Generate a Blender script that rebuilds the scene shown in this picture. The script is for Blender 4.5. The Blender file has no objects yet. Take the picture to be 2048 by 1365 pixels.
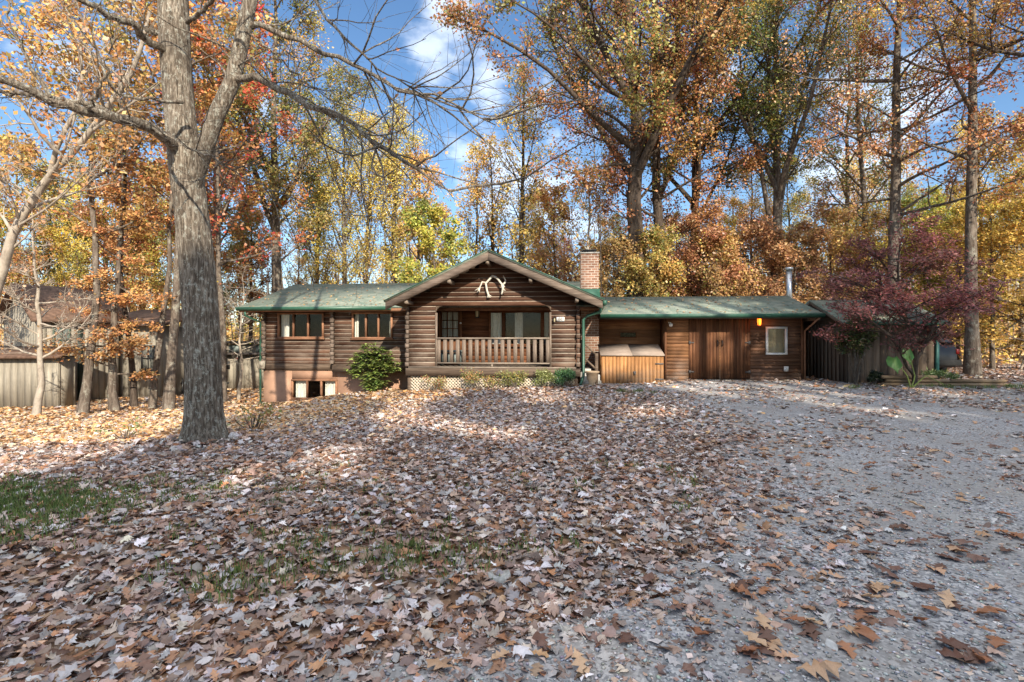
import bpy, math, random
import numpy as np
from mathutils import Vector
R = math.radians
sc = bpy.context.scene
COL = sc.collection
EYE, F = 1.5, 1024.0            # eye height in metres, focal length in photo pixels

# ------------------------------------------------------------------ camera
cd = bpy.data.cameras.new('camera'); cam = bpy.data.objects.new('camera', cd); COL.objects.link(cam)
cd.lens = 18.0; cd.sensor_width = 36.0; cd.clip_start = 0.05; cd.clip_end = 3000
cam.location = (0, 0, EYE); cam.rotation_euler = (R(90), 0, 0)
sc.camera = cam

# ------------------------------------------------------------------ sky, sun, exposure
SUN = Vector((-0.31, 1.0, -0.57)).normalized()          # the way the light travels
SUN_EL = math.asin(-SUN.z); SUN_AZ = math.atan2(-SUN.x, -SUN.y)
w = bpy.data.worlds.new('World'); sc.world = w; w.use_nodes = True
nt = w.node_tree; nt.nodes.clear()
def wn(t, **k):
    n = nt.nodes.new(t)
    for a, b in k.items(): setattr(n, a, b)
    return n
sky = wn('ShaderNodeTexSky', sky_type='NISHITA', sun_disc=False, sun_elevation=SUN_EL, sun_rotation=SUN_AZ % (2*math.pi),
         altitude=100, air_density=1.0, dust_density=0.25, ozone_density=2.2)
bg = wn('ShaderNodeBackground'); bg.inputs['Strength'].default_value = 0.095
bgc = wn('ShaderNodeBackground'); bgc.inputs['Color'].default_value = (0.90, 0.94, 1.0, 1); bgc.inputs['Strength'].default_value = 1.0
mixw = wn('ShaderNodeMixShader'); outw = wn('ShaderNodeOutputWorld')
tc = wn('ShaderNodeTexCoord')
def vmath(op, a, b):
    n = wn('ShaderNodeVectorMath', operation=op)
    for i, x in enumerate((a, b)):
        if isinstance(x, tuple): n.inputs[i].default_value = x
        else: nt.links.new(x, n.inputs[i])
    return n
def smath(op, a, b=0.0, c=None):
    n = wn('ShaderNodeMath', operation=op)
    for i, x in enumerate((a, b) if c is None else (a, b, c)):
        if isinstance(x, (int, float)): n.inputs[i].default_value = x
        else: nt.links.new(x, n.inputs[i])
    return n.outputs[0]
nz = wn('ShaderNodeTexNoise'); nz.inputs['Scale'].default_value = 6.5; nz.inputs['Detail'].default_value = 9; nz.inputs['Roughness'].default_value = 0.55
nt.links.new(vmath('MULTIPLY', tc.outputs['Generated'], (1, 1, 1.7)).outputs[0], nz.inputs['Vector'])
bias = None
for px, py, rad, st in ((905, 10, .10, .27), (845, 105, .09, .22), (985, 150, .07, .26), (1090, 190, .09, .22), (930, 345, .10, .26), (1010, 350, .12, .25), (1140, 360, .16, .28),
                        (770, 290, .06, .2), (1700, 195, .10, .28), (1810, 200, .10, .24), (1620, 330, .14, .2), (1760, 340, .12, .22), (200, 70, .12, .22), (1500, 120, .1, .2)):
    c = Vector(((px-1024)/F, 1, (682-py)/F)).normalized()
    dn = vmath('DISTANCE', tc.outputs['Generated'], tuple(c)).outputs['Value']
    f = smath('MULTIPLY', smath('MAXIMUM', smath('SUBTRACT', 1.0, smath('DIVIDE', dn, rad)), 0.0), st)
    bias = f if bias is None else smath('MAXIMUM', bias, f)
sx = wn('ShaderNodeSeparateXYZ'); nt.links.new(tc.outputs['Generated'], sx.inputs[0])     # cloud added outside the view, overhead and south, to brighten the shade
over = smath('MULTIPLY', smath('MINIMUM', smath('MAXIMUM', smath('MULTIPLY', smath('SUBTRACT', sx.outputs[2], 0.6), 6.0), 0.0), 1.0), 0.42)
over2 = smath('MULTIPLY', smath('MINIMUM', smath('MAXIMUM', smath('MULTIPLY', smath('SUBTRACT', 0.2, sx.outputs[1]), 4.0), 0.0), 1.0), 0.06)
bias = smath('MAXIMUM', bias, smath('MAXIMUM', over, over2))
mr = wn('ShaderNodeMapRange', interpolation_type='SMOOTHSTEP'); mr.inputs[1].default_value = 0.60; mr.inputs[2].default_value = 0.80
nt.links.new(smath('ADD', nz.outputs[0], bias), mr.inputs[0])
back = smath('MINIMUM', smath('MAXIMUM', smath('MULTIPLY', smath('SUBTRACT', sx.outputs[2], 0.58), 8.0), 0.0), 1.0)
nt.links.new(smath('MULTIPLY', mr.outputs[0], smath('ADD', 0.42, smath('MULTIPLY', back, 0.55))), mixw.inputs[0])
hs = wn('ShaderNodeHueSaturation'); hs.inputs['Saturation'].default_value = 1.12; nt.links.new(sky.outputs[0], hs.inputs['Color']); nt.links.new(hs.outputs[0], bg.inputs[0])
nt.links.new(bg.outputs[0], mixw.inputs[1]); nt.links.new(bgc.outputs[0], mixw.inputs[2]); nt.links.new(mixw.outputs[0], outw.inputs[0])

sd = bpy.data.lights.new('sun', 'SUN'); so = bpy.data.objects.new('sun', sd); COL.objects.link(so)
sd.energy = 3.9; sd.angle = R(0.5); sd.color = (1.0, 0.90, 0.74)
so.rotation_euler = SUN.to_track_quat('-Z', 'Y').to_euler(); so.location = (8, -25, 20)
vs = sc.view_settings; vs.view_transform = 'Standard'; vs.look = 'None'; vs.exposure = 1.08; vs.gamma = 1.0
cy = sc.cycles; cy.max_bounces = 5; cy.diffuse_bounces = 3; cy.glossy_bounces = 2; cy.transmission_bounces = 3; cy.transparent_max_bounces = 6
cy.caustics_reflective = False; cy.caustics_refractive = False; cy.sample_clamp_indirect = 4

# ------------------------------------------------------------------ helpers: measuring
TH = R(5.0); CT, ST = math.cos(TH), math.sin(TH)        # the house is turned five degrees; house frame (u right, v back)
OX, OY = 0.0, 15.0
def W(px, py, d): return Vector(((px-1024)/F*d, d, EYE + (682.5-py)/F*d))
def A(px, py, v):                                        # photo point on the house plane v -> (u, z)
    rx, rz = (px-1024)/F, (682.5-py)/F
    t = (v + OY*CT) / (ST*rx + CT)
    return CT*t*rx - ST*(t-OY), EYE + t*rz
def Au(px, v): return A(px, 682.5, v)[0]
def Az(px, py, v): return A(px, py, v)[1]
def Bu(px, py, u):                                       # photo point on the house plane u -> (v, z)
    rx, rz = (px-1024)/F, (682.5-py)/F
    t = (u - ST*OY) / (CT*rx - ST)
    return ST*t*rx + CT*(t-OY), EYE + t*rz
def house_to_world(u, v): return (OX + CT*u + ST*v, OY - ST*u + CT*v)

GX = np.array([-200, -45, -20, -12, -8.3, -4, -3, 0, 2.5, 5, 10, 20, 200.])
GY = np.array([-200, -10, 1.5, 2.9, 4.0, 7, 10, 12.5, 15.5, 18, 24, 40, 400.])
GZ = np.array([
 [-.05]*13, [-.05]*13, [-.05]*13,
 [-.05, -.05, -.05, -.05, -.05, -.05, -.05, -.03, -.02, -.02, .0, .0, .0],
 [.0, .0, .0, .02, .04, .12, .13, .13, .04, .02, .02, .02, .0],
 [-.2, -.2, -.18, -.12, -.06, .1, .12, .15, .12, .09, .08, .1, .1],
 [-.4, -.4, -.4, -.33, -.26, -.02, .02, .1, .17, .18, .18, .2, .2],
 [-.5, -.5, -.5, -.48, -.44, -.08, -.02, .1, .21, .24, .26, .3, .3],
 [-.6, -.6, -.6, -.6, -.58, -.09, .02, .15, .27, .30, .33, .4, .4],
 [-.7, -.7, -.66, -.65, -.63, -.15, -.05, .12, .29, .31, .35, .45, .45],
 [-.7, -.7, -.7, -.7, -.65, -.3, -.2, .1, .28, .33, .4, .5, .5],
 [-.9, -.9, -.9, -.9, -.8, -.6, -.5, -.1, .2, .3, .5, .8, .8],
 [-4]*8 + [-2, -1, 0, 1, 2.]])
def gz(x, y):
    x = np.asarray(x, float); y = np.asarray(y, float)
    i = np.clip(np.searchsorted(GX, x)-1, 0, len(GX)-2); j = np.clip(np.searchsorted(GY, y)-1, 0, len(GY)-2)
    a = np.clip((x-GX[i])/(GX[i+1]-GX[i]), 0, 1); b = np.clip((y-GY[j])/(GY[j+1]-GY[j]), 0, 1)
    a = a*.5 + .5*a*a*(3-2*a); b = b*.5 + .5*b*b*(3-2*b)
    z = GZ[j, i]*(1-a)*(1-b) + GZ[j, i+1]*a*(1-b) + GZ[j+1, i]*(1-a)*b + GZ[j+1, i+1]*a*b
    n = .5*np.sin(x*1.9+1.3*np.sin(y*1.1)) + .5*np.sin(y*2.3+1.7*np.sin(x*.8)+1)
    return z + .018*n
def gzf(x, y): return float(gz(x, y))

# ------------------------------------------------------------------ helpers: meshes and objects
class G:
    def __init__(s): s.v = []; s.f = []; s.n = 0; s.c = []
    def add(s, v, f, col=None):
        v = np.asarray(v, float).reshape(-1, 3)
        if isinstance(f, np.ndarray): s.f.append(f + s.n)
        else:
            for q in f: s.f.append(np.array([q]) + s.n)
        s.v.append(v); s.n += len(v)
        if col is not None: s.c.append(np.broadcast_to(np.asarray(col, float), (len(v), 3)))
        return s
    def box(s, x0, x1, y0, y1, z0, z1, bev=0.0):
        if bev <= 0:
            v = [(x, y, z) for z in (z0, z1) for y in (y0, y1) for x in (x0, x1)]
            return s.add(v, np.array([(0, 2, 3, 1), (4, 5, 7, 6), (0, 1, 5, 4), (2, 6, 7, 3), (0, 4, 6, 2), (1, 3, 7, 5)]))
        b = bev                                            # box with chamfered long edges seen from the front
        prof = [(y0+b, z0), (y1, z0), (y1, z1), (y0+b, z1), (y0, z1-b), (y0, z0+b)]
        return s.prism([(y, z) for y, z in prof], 'x', x0, x1)
    def prism(s, poly, axis, lo, hi):
        m = len(poly); P = []
        for t in (lo, hi):
            for a, b in poly:
                P.append((t, a, b) if axis == 'x' else (a, t, b) if axis == 'y' else (a, b, t))
        s.add(P, [tuple(range(m))[::-1], tuple(range(m, 2*m))] + [(i, (i+1) % m, m+(i+1) % m, m+i) for i in range(m)])
        return s
    def tube(s, pts, rad, k=6, cap=True):
        pts = np.asarray(pts, float); m = len(pts); rad = np.broadcast_to(np.asarray(rad, float), (m,))
        tubes(s, pts[None], rad[None], k)
        if cap:
            s.f.append(np.array([tuple(range(s.n-k, s.n))])); s.f.append(np.array([tuple(range(s.n-m*k, s.n-m*k+k))[::-1]]))
        return s
    def lathe(s, prof, c=(0, 0, 0), k=16):
        a = np.linspace(0, 2*np.pi, k, endpoint=False)
        v = np.array([[(c[0]+r*np.cos(t), c[1]+r*np.sin(t), c[2]+z) for t in a] for r, z in prof]).reshape(-1, 3)
        f = [(i*k+j, i*k+(j+1) % k, (i+1)*k+(j+1) % k, (i+1)*k+j) for i in range(len(prof)-1) for j in range(k)]
        return s.add(v, np.array(f))
    def build(s, name, m, parent=None, smooth=False, kind=None):
        me = bpy.data.meshes.new(name)
        v = np.concatenate(s.v); nl = sum(f.size for f in s.f); nf = sum(len(f) for f in s.f)
        me.vertices.add(len(v)); me.loops.add(nl); me.polygons.add(nf)
        me.vertices.foreach_set('co', v.astype(np.float32).ravel())
        me.loops.foreach_set('vertex_index', np.concatenate([f.ravel() for f in s.f]).astype(np.int32))
        sizes = np.concatenate([np.full(len(f), f.shape[1]) for f in s.f])
        me.polygons.foreach_set('loop_start', np.concatenate([[0], np.cumsum(sizes)[:-1]]).astype(np.int32))
        if smooth: me.polygons.foreach_set('use_smooth', np.ones(nf, bool))
        if s.c:
            c = np.concatenate(s.c); at = me.color_attributes.new('Col', 'FLOAT_COLOR', 'POINT')
            at.data.foreach_set('color', np.concatenate([c, np.ones((len(c), 1))], 1).astype(np.float32).ravel())
        me.update(calc_edges=True); me.validate()
        if m: me.materials.append(m)
        o = bpy.data.objects.new(name, me); COL.objects.link(o)
        if parent: o.parent = parent
        if kind: o['kind'] = kind
        return o
def unit(a): return a / np.maximum(np.linalg.norm(a, axis=-1, keepdims=True), 1e-9)
def tubes(g, pts, rad, k):                                 # pts (N, m, 3), rad (N, m): N tapered tubes at once
    N, m = pts.shape[:2]
    t = np.gradient(pts, axis=1); t = unit(t)
    mt = unit(t.mean(1)); ref = np.where(np.abs(mt[:, 2:3]) < .8, np.array([[0, 0, 1.]]), np.array([[1., 0, 0]]))
    s = unit(np.cross(t, ref[:, None, :])); u = np.cross(s, t)
    a = np.arange(k)*2*np.pi/k
    v = pts[:, :, None, :] + rad[:, :, None, None]*(np.cos(a)[None, None, :, None]*s[:, :, None, :] + np.sin(a)[None, None, :, None]*u[:, :, None, :])
    i = np.arange(m-1)[:, None]; j = np.arange(k)[None, :]; jn = (j+1) % k
    q = np.stack([i*k+j, i*k+jn, (i+1)*k+jn, (i+1)*k+j], -1).reshape(-1, 4)
    f = (np.arange(N)*m*k)[:, None, None] + q[None]
    g.add(v.reshape(-1, 3), f.reshape(-1, 4))
def tag(o, label, cat, group=None):
    o['label'] = label; o['category'] = cat
    if group: o['group'] = group
    return o
def empty(name, loc, rz=0.0, label=None, cat=None, group=None):
    o = bpy.data.objects.new(name, None); COL.objects.link(o); o.location = loc; o.rotation_euler = (0, 0, rz)
    o.empty_display_size = .2
    if label: tag(o, label, cat, group)
    return o
def dup(root, loc, rz=0.0, scale=1.0, label=None, group=None):
    r = root.copy(); COL.objects.link(r); r.location = loc; r.rotation_euler = (0, 0, rz); r.scale = (scale,)*3
    if label: r['label'] = label
    if group: r['group'] = group
    for ch in list(root.children):
        c = ch.copy(); COL.objects.link(c); c.parent = r
        for gch in ch.children:
            d = gch.copy(); COL.objects.link(d); d.parent = c
    return r

# ------------------------------------------------------------------ helpers: materials
class M:
    def __init__(s, name, rough=.8, spec=.3):
        s.m = bpy.data.materials.new(name); s.m.use_nodes = True; s.t = s.m.node_tree
        s.p = s.t.nodes['Principled BSDF']; s.p.inputs['Roughness'].default_value = rough; s.p.inputs['Specular IOR Level'].default_value = spec
        s.out = s.t.nodes['Material Output']
    def n(s, t, **k):
        n = s.t.nodes.new(t)
        for a, b in k.items():
            if a in n.inputs and not hasattr(n, a): n.inputs[a].default_value = b
            else: setattr(n, a, b)
        return n
    def l(s, a, b): s.t.links.new(a, b)
    def coord(s, scale, which='Object'):
        c = s.n('ShaderNodeTexCoord'); mp = s.n('ShaderNodeMapping'); mp.inputs['Scale'].default_value = scale if isinstance(scale, tuple) else (scale,)*3
        s.l(c.outputs[which], mp.inputs[0]); return mp.outputs[0]
    def noise(s, scale, detail=6, rough=.6, dist=0, which='Object'):
        n = s.n('ShaderNodeTexNoise'); n.inputs['Scale'].default_value = 1; n.inputs['Detail'].default_value = detail; n.inputs['Roughness'].default_value = rough
        n.inputs['Distortion'].default_value = dist
        s.l(s.coord(scale, which), n.inputs['Vector']); return n.outputs[0]
    def vor(s, scale, feature='F1', out='Color', which='Object'):
        n = s.n('ShaderNodeTexVoronoi', feature=feature); n.inputs['Scale'].default_value = 1
        s.l(s.coord(scale, which), n.inputs['Vector']); return n.outputs[out]
    def ramp(s, fac, stops):
        r = s.n('ShaderNodeValToRGB'); e = r.color_ramp.elements
        while len(e) < len(stops): e.new(.5)
        for i, (p, c) in enumerate(stops): e[i].position = p; e[i].color = (*c, 1) if len(c) == 3 else c
        s.l(fac, r.inputs[0]); return r.outputs[0]
    def mix(s, fac, a, b, mode='MIX'):
        n = s.n('ShaderNodeMix', data_type='RGBA', blend_type=mode)
        for x, i in ((fac, n.inputs[0]), (a, n.inputs[6]), (b, n.inputs[7])):
            if isinstance(x, (int, float)): i.default_value = x
            elif isinstance(x, tuple): i.default_value = (*x, 1)
            else: s.l(x, i)
        return n.outputs[2]
    def math(s, op, a, b=0.0):
        n = s.n('ShaderNodeMath', operation=op)
        for x, i in ((a, n.inputs[0]), (b, n.inputs[1])):
            if isinstance(x, (int, float)): i.default_value = x
            else: s.l(x, i)
        return n.outputs[0]
    def maprange(s, v, a, b, c=0., d=1.):
        n = s.n('ShaderNodeMapRange')
        s.l(v, n.inputs[0])
        for i, x in enumerate((a, b, c, d)): n.inputs[i+1].default_value = x
        return n.outputs[0]
    def sep(s, axis, which='Object'):
        c = s.n('ShaderNodeTexCoord'); x = s.n('ShaderNodeSeparateXYZ'); s.l(c.outputs[which], x.inputs[0]); return x.outputs[axis]
    def island(s):
        return s.n('ShaderNodeNewGeometry').outputs['Random Per Island']
    def val(s, col, fac, lo, hi):                         # brightness by a 0..1 value
        h = s.n('ShaderNodeHueSaturation'); s.l(s.maprange(fac, 0, 1, lo, hi), h.inputs['Value']); s.l(col, h.inputs['Color']); return h.outputs[0]
    def base(s, c):
        if isinstance(c, tuple): s.p.inputs['Base Color'].default_value = (*c, 1)
        else: s.l(c, s.p.inputs['Base Color'])
        return s
    def bump(s, h, strength=.4, dist=.02):
        b = s.n('ShaderNodeBump'); b.inputs['Strength'].default_value = strength; b.inputs['Distance'].default_value = dist
        s.l(h, b.inputs['Height']); s.l(b.outputs[0], s.p.inputs['Normal']); return s
def plain(name, c, rough=.6, spec=.3, metal=0.0, var=.25, scale=9):
    m = M(name, rough, spec); n = m.noise(scale, 5)
    lo = tuple(x*(1-var) for x in c); hi = tuple(min(1, x*(1+var)) for x in c)
    m.base(m.ramp(n, [(.3, lo), (.7, hi)])).bump(n, .12, .01); m.p.inputs['Metallic'].default_value = metal
    return m.m
def wood(name, stops, grain, blotch=1.2, isl=(.65, 1.35), rough=.8, grey=None, bump=.35, ledge=None):
    m = M(name, rough, .2)
    n = m.noise(grain, 7, .65, .3); c = m.ramp(n, stops)
    b = m.noise(blotch, 4, .6)
    c = m.val(c, b, .55, 1.45); c = m.val(c, m.island(), *isl)
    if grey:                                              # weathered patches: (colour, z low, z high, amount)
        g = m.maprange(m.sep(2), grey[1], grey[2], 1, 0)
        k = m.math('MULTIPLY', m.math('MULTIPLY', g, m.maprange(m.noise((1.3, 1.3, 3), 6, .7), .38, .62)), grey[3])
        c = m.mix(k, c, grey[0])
    if ledge:                                             # board tops painted paler: weather bleaching plus the sun they catch
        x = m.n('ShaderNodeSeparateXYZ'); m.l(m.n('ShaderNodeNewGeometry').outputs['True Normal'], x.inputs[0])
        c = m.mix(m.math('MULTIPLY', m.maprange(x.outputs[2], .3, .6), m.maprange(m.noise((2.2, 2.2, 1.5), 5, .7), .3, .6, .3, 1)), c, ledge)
    m.base(c).bump(n, bump, .012)
    return m.m
MT = {}
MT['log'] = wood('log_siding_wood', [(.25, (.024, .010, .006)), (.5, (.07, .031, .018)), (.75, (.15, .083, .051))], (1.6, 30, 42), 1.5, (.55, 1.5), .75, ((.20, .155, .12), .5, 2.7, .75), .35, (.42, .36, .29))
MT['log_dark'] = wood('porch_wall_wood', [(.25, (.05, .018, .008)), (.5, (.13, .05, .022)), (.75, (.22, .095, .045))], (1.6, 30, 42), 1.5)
MT['grey_wood'] = wood('weathered_grey_wood', [(.25, (.10, .075, .055)), (.5, (.20, .16, .125)), (.75, (.34, .28, .23))], (2.0, 26, 26), 1.4)
MT['grey_wood_v'] = wood('weathered_upright_wood', [(.25, (.08, .056, .042)), (.5, (.17, .13, .102)), (.75, (.30, .245, .20))], (26, 26, 2), 1.8)
MT['rake'] = wood('weathered_rake_wood', [(.25, (.06, .045, .036)), (.5, (.13, .098, .078)), (.75, (.25, .20, .16))], (2.0, 26, 26), 1.4)
MT['beam'] = wood('dark_beam_wood', [(.25, (.045, .03, .022)), (.5, (.10, .07, .05)), (.75, (.2, .15, .11))], (1.4, 26, 26), 1.2)
MT['cedar'] = wood('cedar_siding_wood', [(.25, (.11, .047, .021)), (.5, (.21, .098, .045)), (.75, (.33, .17, .08))], (1.5, 30, 40), 1.3, (.75, 1.25), .7, ((.22, .19, .165), .25, 1.05, .95))
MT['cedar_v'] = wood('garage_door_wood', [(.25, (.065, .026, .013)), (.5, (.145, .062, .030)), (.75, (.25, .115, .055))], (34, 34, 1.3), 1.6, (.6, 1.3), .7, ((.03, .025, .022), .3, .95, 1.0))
MT['cedar_l'] = wood('storage_box_wood', [(.25, (.19, .08, .028)), (.5, (.34, .16, .06)), (.75, (.50, .26, .105))], (28, 28, 1.5), 2.5, (.8, 1.2), .7, ((.30, .24, .19), .2, .62, .6))
MT['lid'] = wood('bleached_lid_wood', [(.25, (.17, .125, .10)), (.5, (.26, .20, .16)), (.75, (.37, .30, .24))], (2, 24, 24), 2.5, bump=.5)
MT['trim'] = wood('brown_trim_wood', [(.3, (.17, .08, .045)), (.7, (.30, .16, .095))], (4, 20, 8), 2)
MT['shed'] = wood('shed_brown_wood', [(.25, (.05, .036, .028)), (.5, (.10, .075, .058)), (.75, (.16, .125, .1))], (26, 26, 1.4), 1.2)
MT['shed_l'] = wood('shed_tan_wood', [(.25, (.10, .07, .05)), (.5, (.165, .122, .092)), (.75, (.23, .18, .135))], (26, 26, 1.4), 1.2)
MT['greyboard'] = wood('grey_board_wood', [(.25, (.19, .165, .13)), (.5, (.28, .25, .20)), (.75, (.37, .335, .275))], (20, 20, 1.5), 1.0, (.9, 1.1))
MT['timber'] = wood('landscape_timber', [(.25, (.13, .085, .05)), (.5, (.24, .165, .10)), (.75, (.34, .25, .16))], (2, 24, 24), 1.6)
MT['soil'] = plain('dark_soil', (.06, .045, .035), .95, .1, 0, .5, 20)
MT['stucco'] = plain('brown_stucco', (.36, .215, .145), .9, .15, 0, .16, 3)
MT['green_metal'] = plain('green_gutter_metal', (.03, .095, .062), .4, .5, 0, .15)
MT['white'] = plain('white_paint', (.72, .71, .68), .5, .4, 0, .06)
MT['pale'] = plain('cream_curtain', (.60, .56, .47), .9, .1, 0, .15, 14)
MT['dark'] = plain('dark_interior', (.05, .043, .038), .9, .1)
MT['black'] = plain('black_metal', (.015, .015, .016), .45, .5)
MT['steel'] = plain('galvanised_steel', (.55, .56, .58), .35, .5, .8, .1)
MT['hinge'] = plain('grey_iron', (.10, .09, .085), .6, .4, .2)
MT['concrete'] = plain('grey_concrete', (.42, .40, .37), .9, .2, 0, .2, 14)
MT['terracotta'] = plain('tan_clay', (.36, .26, .17), .8, .2, 0, .2, 8)
MT['bone'] = plain('bleached_antler', (.56, .52, .44), .6, .3, 0, .12, 12)
MT['carpaint'] = plain('dark_car_paint', (.02, .021, .024), .35, .4, 0, .05)
MT['tyre'] = plain('tyre_rubber', (.02, .02, .02), .8, .2)
MT['red_lens'] = plain('red_lens', (.22, .012, .01), .3, .4, 0, .05)
MT['lattice'] = plain('pale_lattice_wood', (.52, .44, .34), .8, .2, 0, .2, 12)
MT['plaque'] = plain('carved_plaque', (.09, .085, .05), .7, .2, 0, .7, 22)
MT['grey_plastic'] = plain('grey_plastic', (.16, .19, .18), .5, .4, 0, .1)
MT['brown_roof'] = plain('brown_shingle', (.12, .075, .055), .9, .15, 0, .5, 7)
MT['wall_in'] = plain('plain_house_wall', (.10, .055, .035), .9, .1)
def glass(name, tint=(.9, .93, .95), ior=1.5, extra=.022):
    m = M(name); m.t.nodes.remove(m.p)
    lw = m.n('ShaderNodeLayerWeight'); lw.inputs[0].default_value = .5
    fr = m.math('MULTIPLY', m.math('POWER', lw.outputs['Facing'], 4.0), .9)
    g = m.n('ShaderNodeBsdfGlossy'); g.inputs['Roughness'].default_value = .01
    t = m.n('ShaderNodeBsdfTransparent'); t.inputs[0].default_value = (*tint, 1); mx = m.n('ShaderNodeMixShader')
    m.l(m.math('ADD', fr, extra), mx.inputs[0]); m.l(t.outputs[0], mx.inputs[1]); m.l(g.outputs[0], mx.inputs[2]); m.l(mx.outputs[0], m.out.inputs[0])
    return m.m
MT['glass'] = glass('window_glass')
def roof_mat():
    m = M('green_shingles', .9, .15)
    c = m.n('ShaderNodeTexCoord'); br = m.n('ShaderNodeTexBrick'); mp = m.n('ShaderNodeMapping')
    mp.inputs['Scale'].default_value = (1, 1, 1); m.l(c.outputs['Object'], mp.inputs[0]); m.l(mp.outputs[0], br.inputs[0])
    br.inputs['Scale'].default_value = 1; br.inputs['Brick Width'].default_value = .33; br.inputs['Row Height'].default_value = .14; br.inputs['Mortar Size'].default_value = .006
    br.inputs['Color1'].default_value = (.125, .17, .14, 1); br.inputs['Color2'].default_value = (.205, .245, .205, 1); br.inputs['Mortar'].default_value = (.04, .06, .05, 1)
    n = m.noise((3, 3, 3), 8, .7); f = m.noise(60, 2, .5)
    col = m.val(m.mix(m.maprange(n, .4, .7), br.outputs[0], (.30, .31, .25)), f, .75, 1.3)
    m.base(col).bump(f, .3, .006); return m.m
MT['roof'] = roof_mat()
def brick_mat():
    m = M('red_brick', .85, .2)
    c = m.n('ShaderNodeTexCoord'); x = m.n('ShaderNodeSeparateXYZ'); m.l(c.outputs['Object'], x.inputs[0])
    cb = m.n('ShaderNodeCombineXYZ'); m.l(m.math('ADD', x.outputs[0], x.outputs[1]), cb.inputs[0]); m.l(x.outputs[2], cb.inputs[1])
    br = m.n('ShaderNodeTexBrick'); m.l(cb.outputs[0], br.inputs[0])
    br.inputs['Scale'].default_value = 1; br.inputs['Brick Width'].default_value = .2; br.inputs['Row Height'].default_value = .078; br.inputs['Mortar Size'].default_value = .009; br.inputs['Bias'].default_value = -.1
    br.inputs['Color1'].default_value = (.17, .085, .054, 1); br.inputs['Color2'].default_value = (.29, .158, .105, 1); br.inputs['Mortar'].default_value = (.37, .32, .27, 1)
    n = m.noise(4, 5, .7)
    m.base(m.val(br.outputs[0], n, .65, 1.35)).bump(br.outputs['Fac'], -.5, .008); return m.m
MT['brick'] = brick_mat()
def bark(name, dark, mid, light, lichen=None, sc_=(22, 22, 3.2), bump=.8, fine=False):
    m = M(name, .92, .12)
    n = m.noise(sc_, 8, .7, .5); c = m.ramp(n, [(.32, dark), (.5, mid), (.68, light)])
    c = m.val(c, m.noise(1.7, 4, .6), .6, 1.4)
    if lichen:
        k = m.maprange(m.noise((16, 16, 11) if fine else (5, 5, 4), 9, .8), .53, .60); c = m.mix(m.math('MULTIPLY', k, .75), c, lichen)
        if fine: c = m.mix(m.maprange(m.noise((1.1, 1.1, .7), 3, .6), .45, .6, 0, .35), c, (.05, .04, .033))
    m.base(c).bump(n, bump, .03); return m.m
MT['bark_big'] = bark('furrowed_grey_bark', (.024, .018, .014), (.16, .128, .098), (.46, .40, .325), (.50, .50, .43), (46, 46, 5.5), 1.0, True)
MT['bark_pale'] = bark('pale_smooth_bark', (.20, .165, .13), (.34, .29, .235), (.46, .40, .33), None, (8, 8, 4), .25)
MT['bark'] = bark('brown_grey_bark', (.05, .038, .03), (.125, .098, .078), (.23, .19, .155), (.30, .29, .24), (16, 16, 3), .6)
MT['bark_dark'] = bark('dark_bark', (.03, .022, .018), (.075, .057, .045), (.14, .11, .09), None, (16, 16, 3), .6)
MT['twig'] = bark('twig_bark', (.03, .025, .022), (.075, .06, .05), (.14, .115, .095), None, (10, 10, 4), .2)
MT['bark_white'] = bark('white_bark', (.3, .27, .23), (.5, .47, .42), (.66, .63, .57), None, (10, 10, 5), .3)
def leafmat(name, trans=.32, hue=.02, val=.35, rough=.6, gloss=True, blot=None):
    m = M(name, rough, .25); m.t.nodes.remove(m.p)
    a = m.n('ShaderNodeAttribute'); a.attribute_name = 'Col'
    h = m.n('ShaderNodeHueSaturation'); oi = m.n('ShaderNodeObjectInfo')
    m.l(m.maprange(oi.outputs['Random'], 0, 1, .5-hue, .5+hue), h.inputs['Hue']); m.l(m.maprange(m.island(), 0, 1, 1-val, 1+val), h.inputs['Value']); m.l(a.outputs['Color'], h.inputs['Color'])
    d = m.n('ShaderNodeBsdfDiffuse'); t = m.n('ShaderNodeBsdfTranslucent'); x = m.n('ShaderNodeMixShader'); x.inputs[0].default_value = trans
    hc = m.val(h.outputs[0], m.noise(blot, 4, .7), .55, 1.45) if blot else h.outputs[0]
    m.l(hc, d.inputs[0]); m.l(hc, t.inputs[0]); m.l(d.outputs[0], x.inputs[1]); m.l(t.outputs[0], x.inputs[2])
    o = x.outputs[0]
    if gloss:
        gl = m.n('ShaderNodeBsdfGlossy'); gl.inputs['Roughness'].default_value = .45; gl.inputs[0].default_value = (.9, .9, .9, 1)
        y = m.n('ShaderNodeMixShader'); y.inputs[0].default_value = .04; m.l(o, y.inputs[1]); m.l(gl.outputs[0], y.inputs[2]); o = y.outputs[0]
    m.l(o, m.out.inputs[0]); return m.m
MT['leaf'] = leafmat('tree_leaf', val=.26); MT['litter'] = leafmat('fallen_leaf', .12, .0, .35, blot=38); MT['leaf_shiny'] = leafmat('glossy_leaf', .2, .01, .3)

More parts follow.
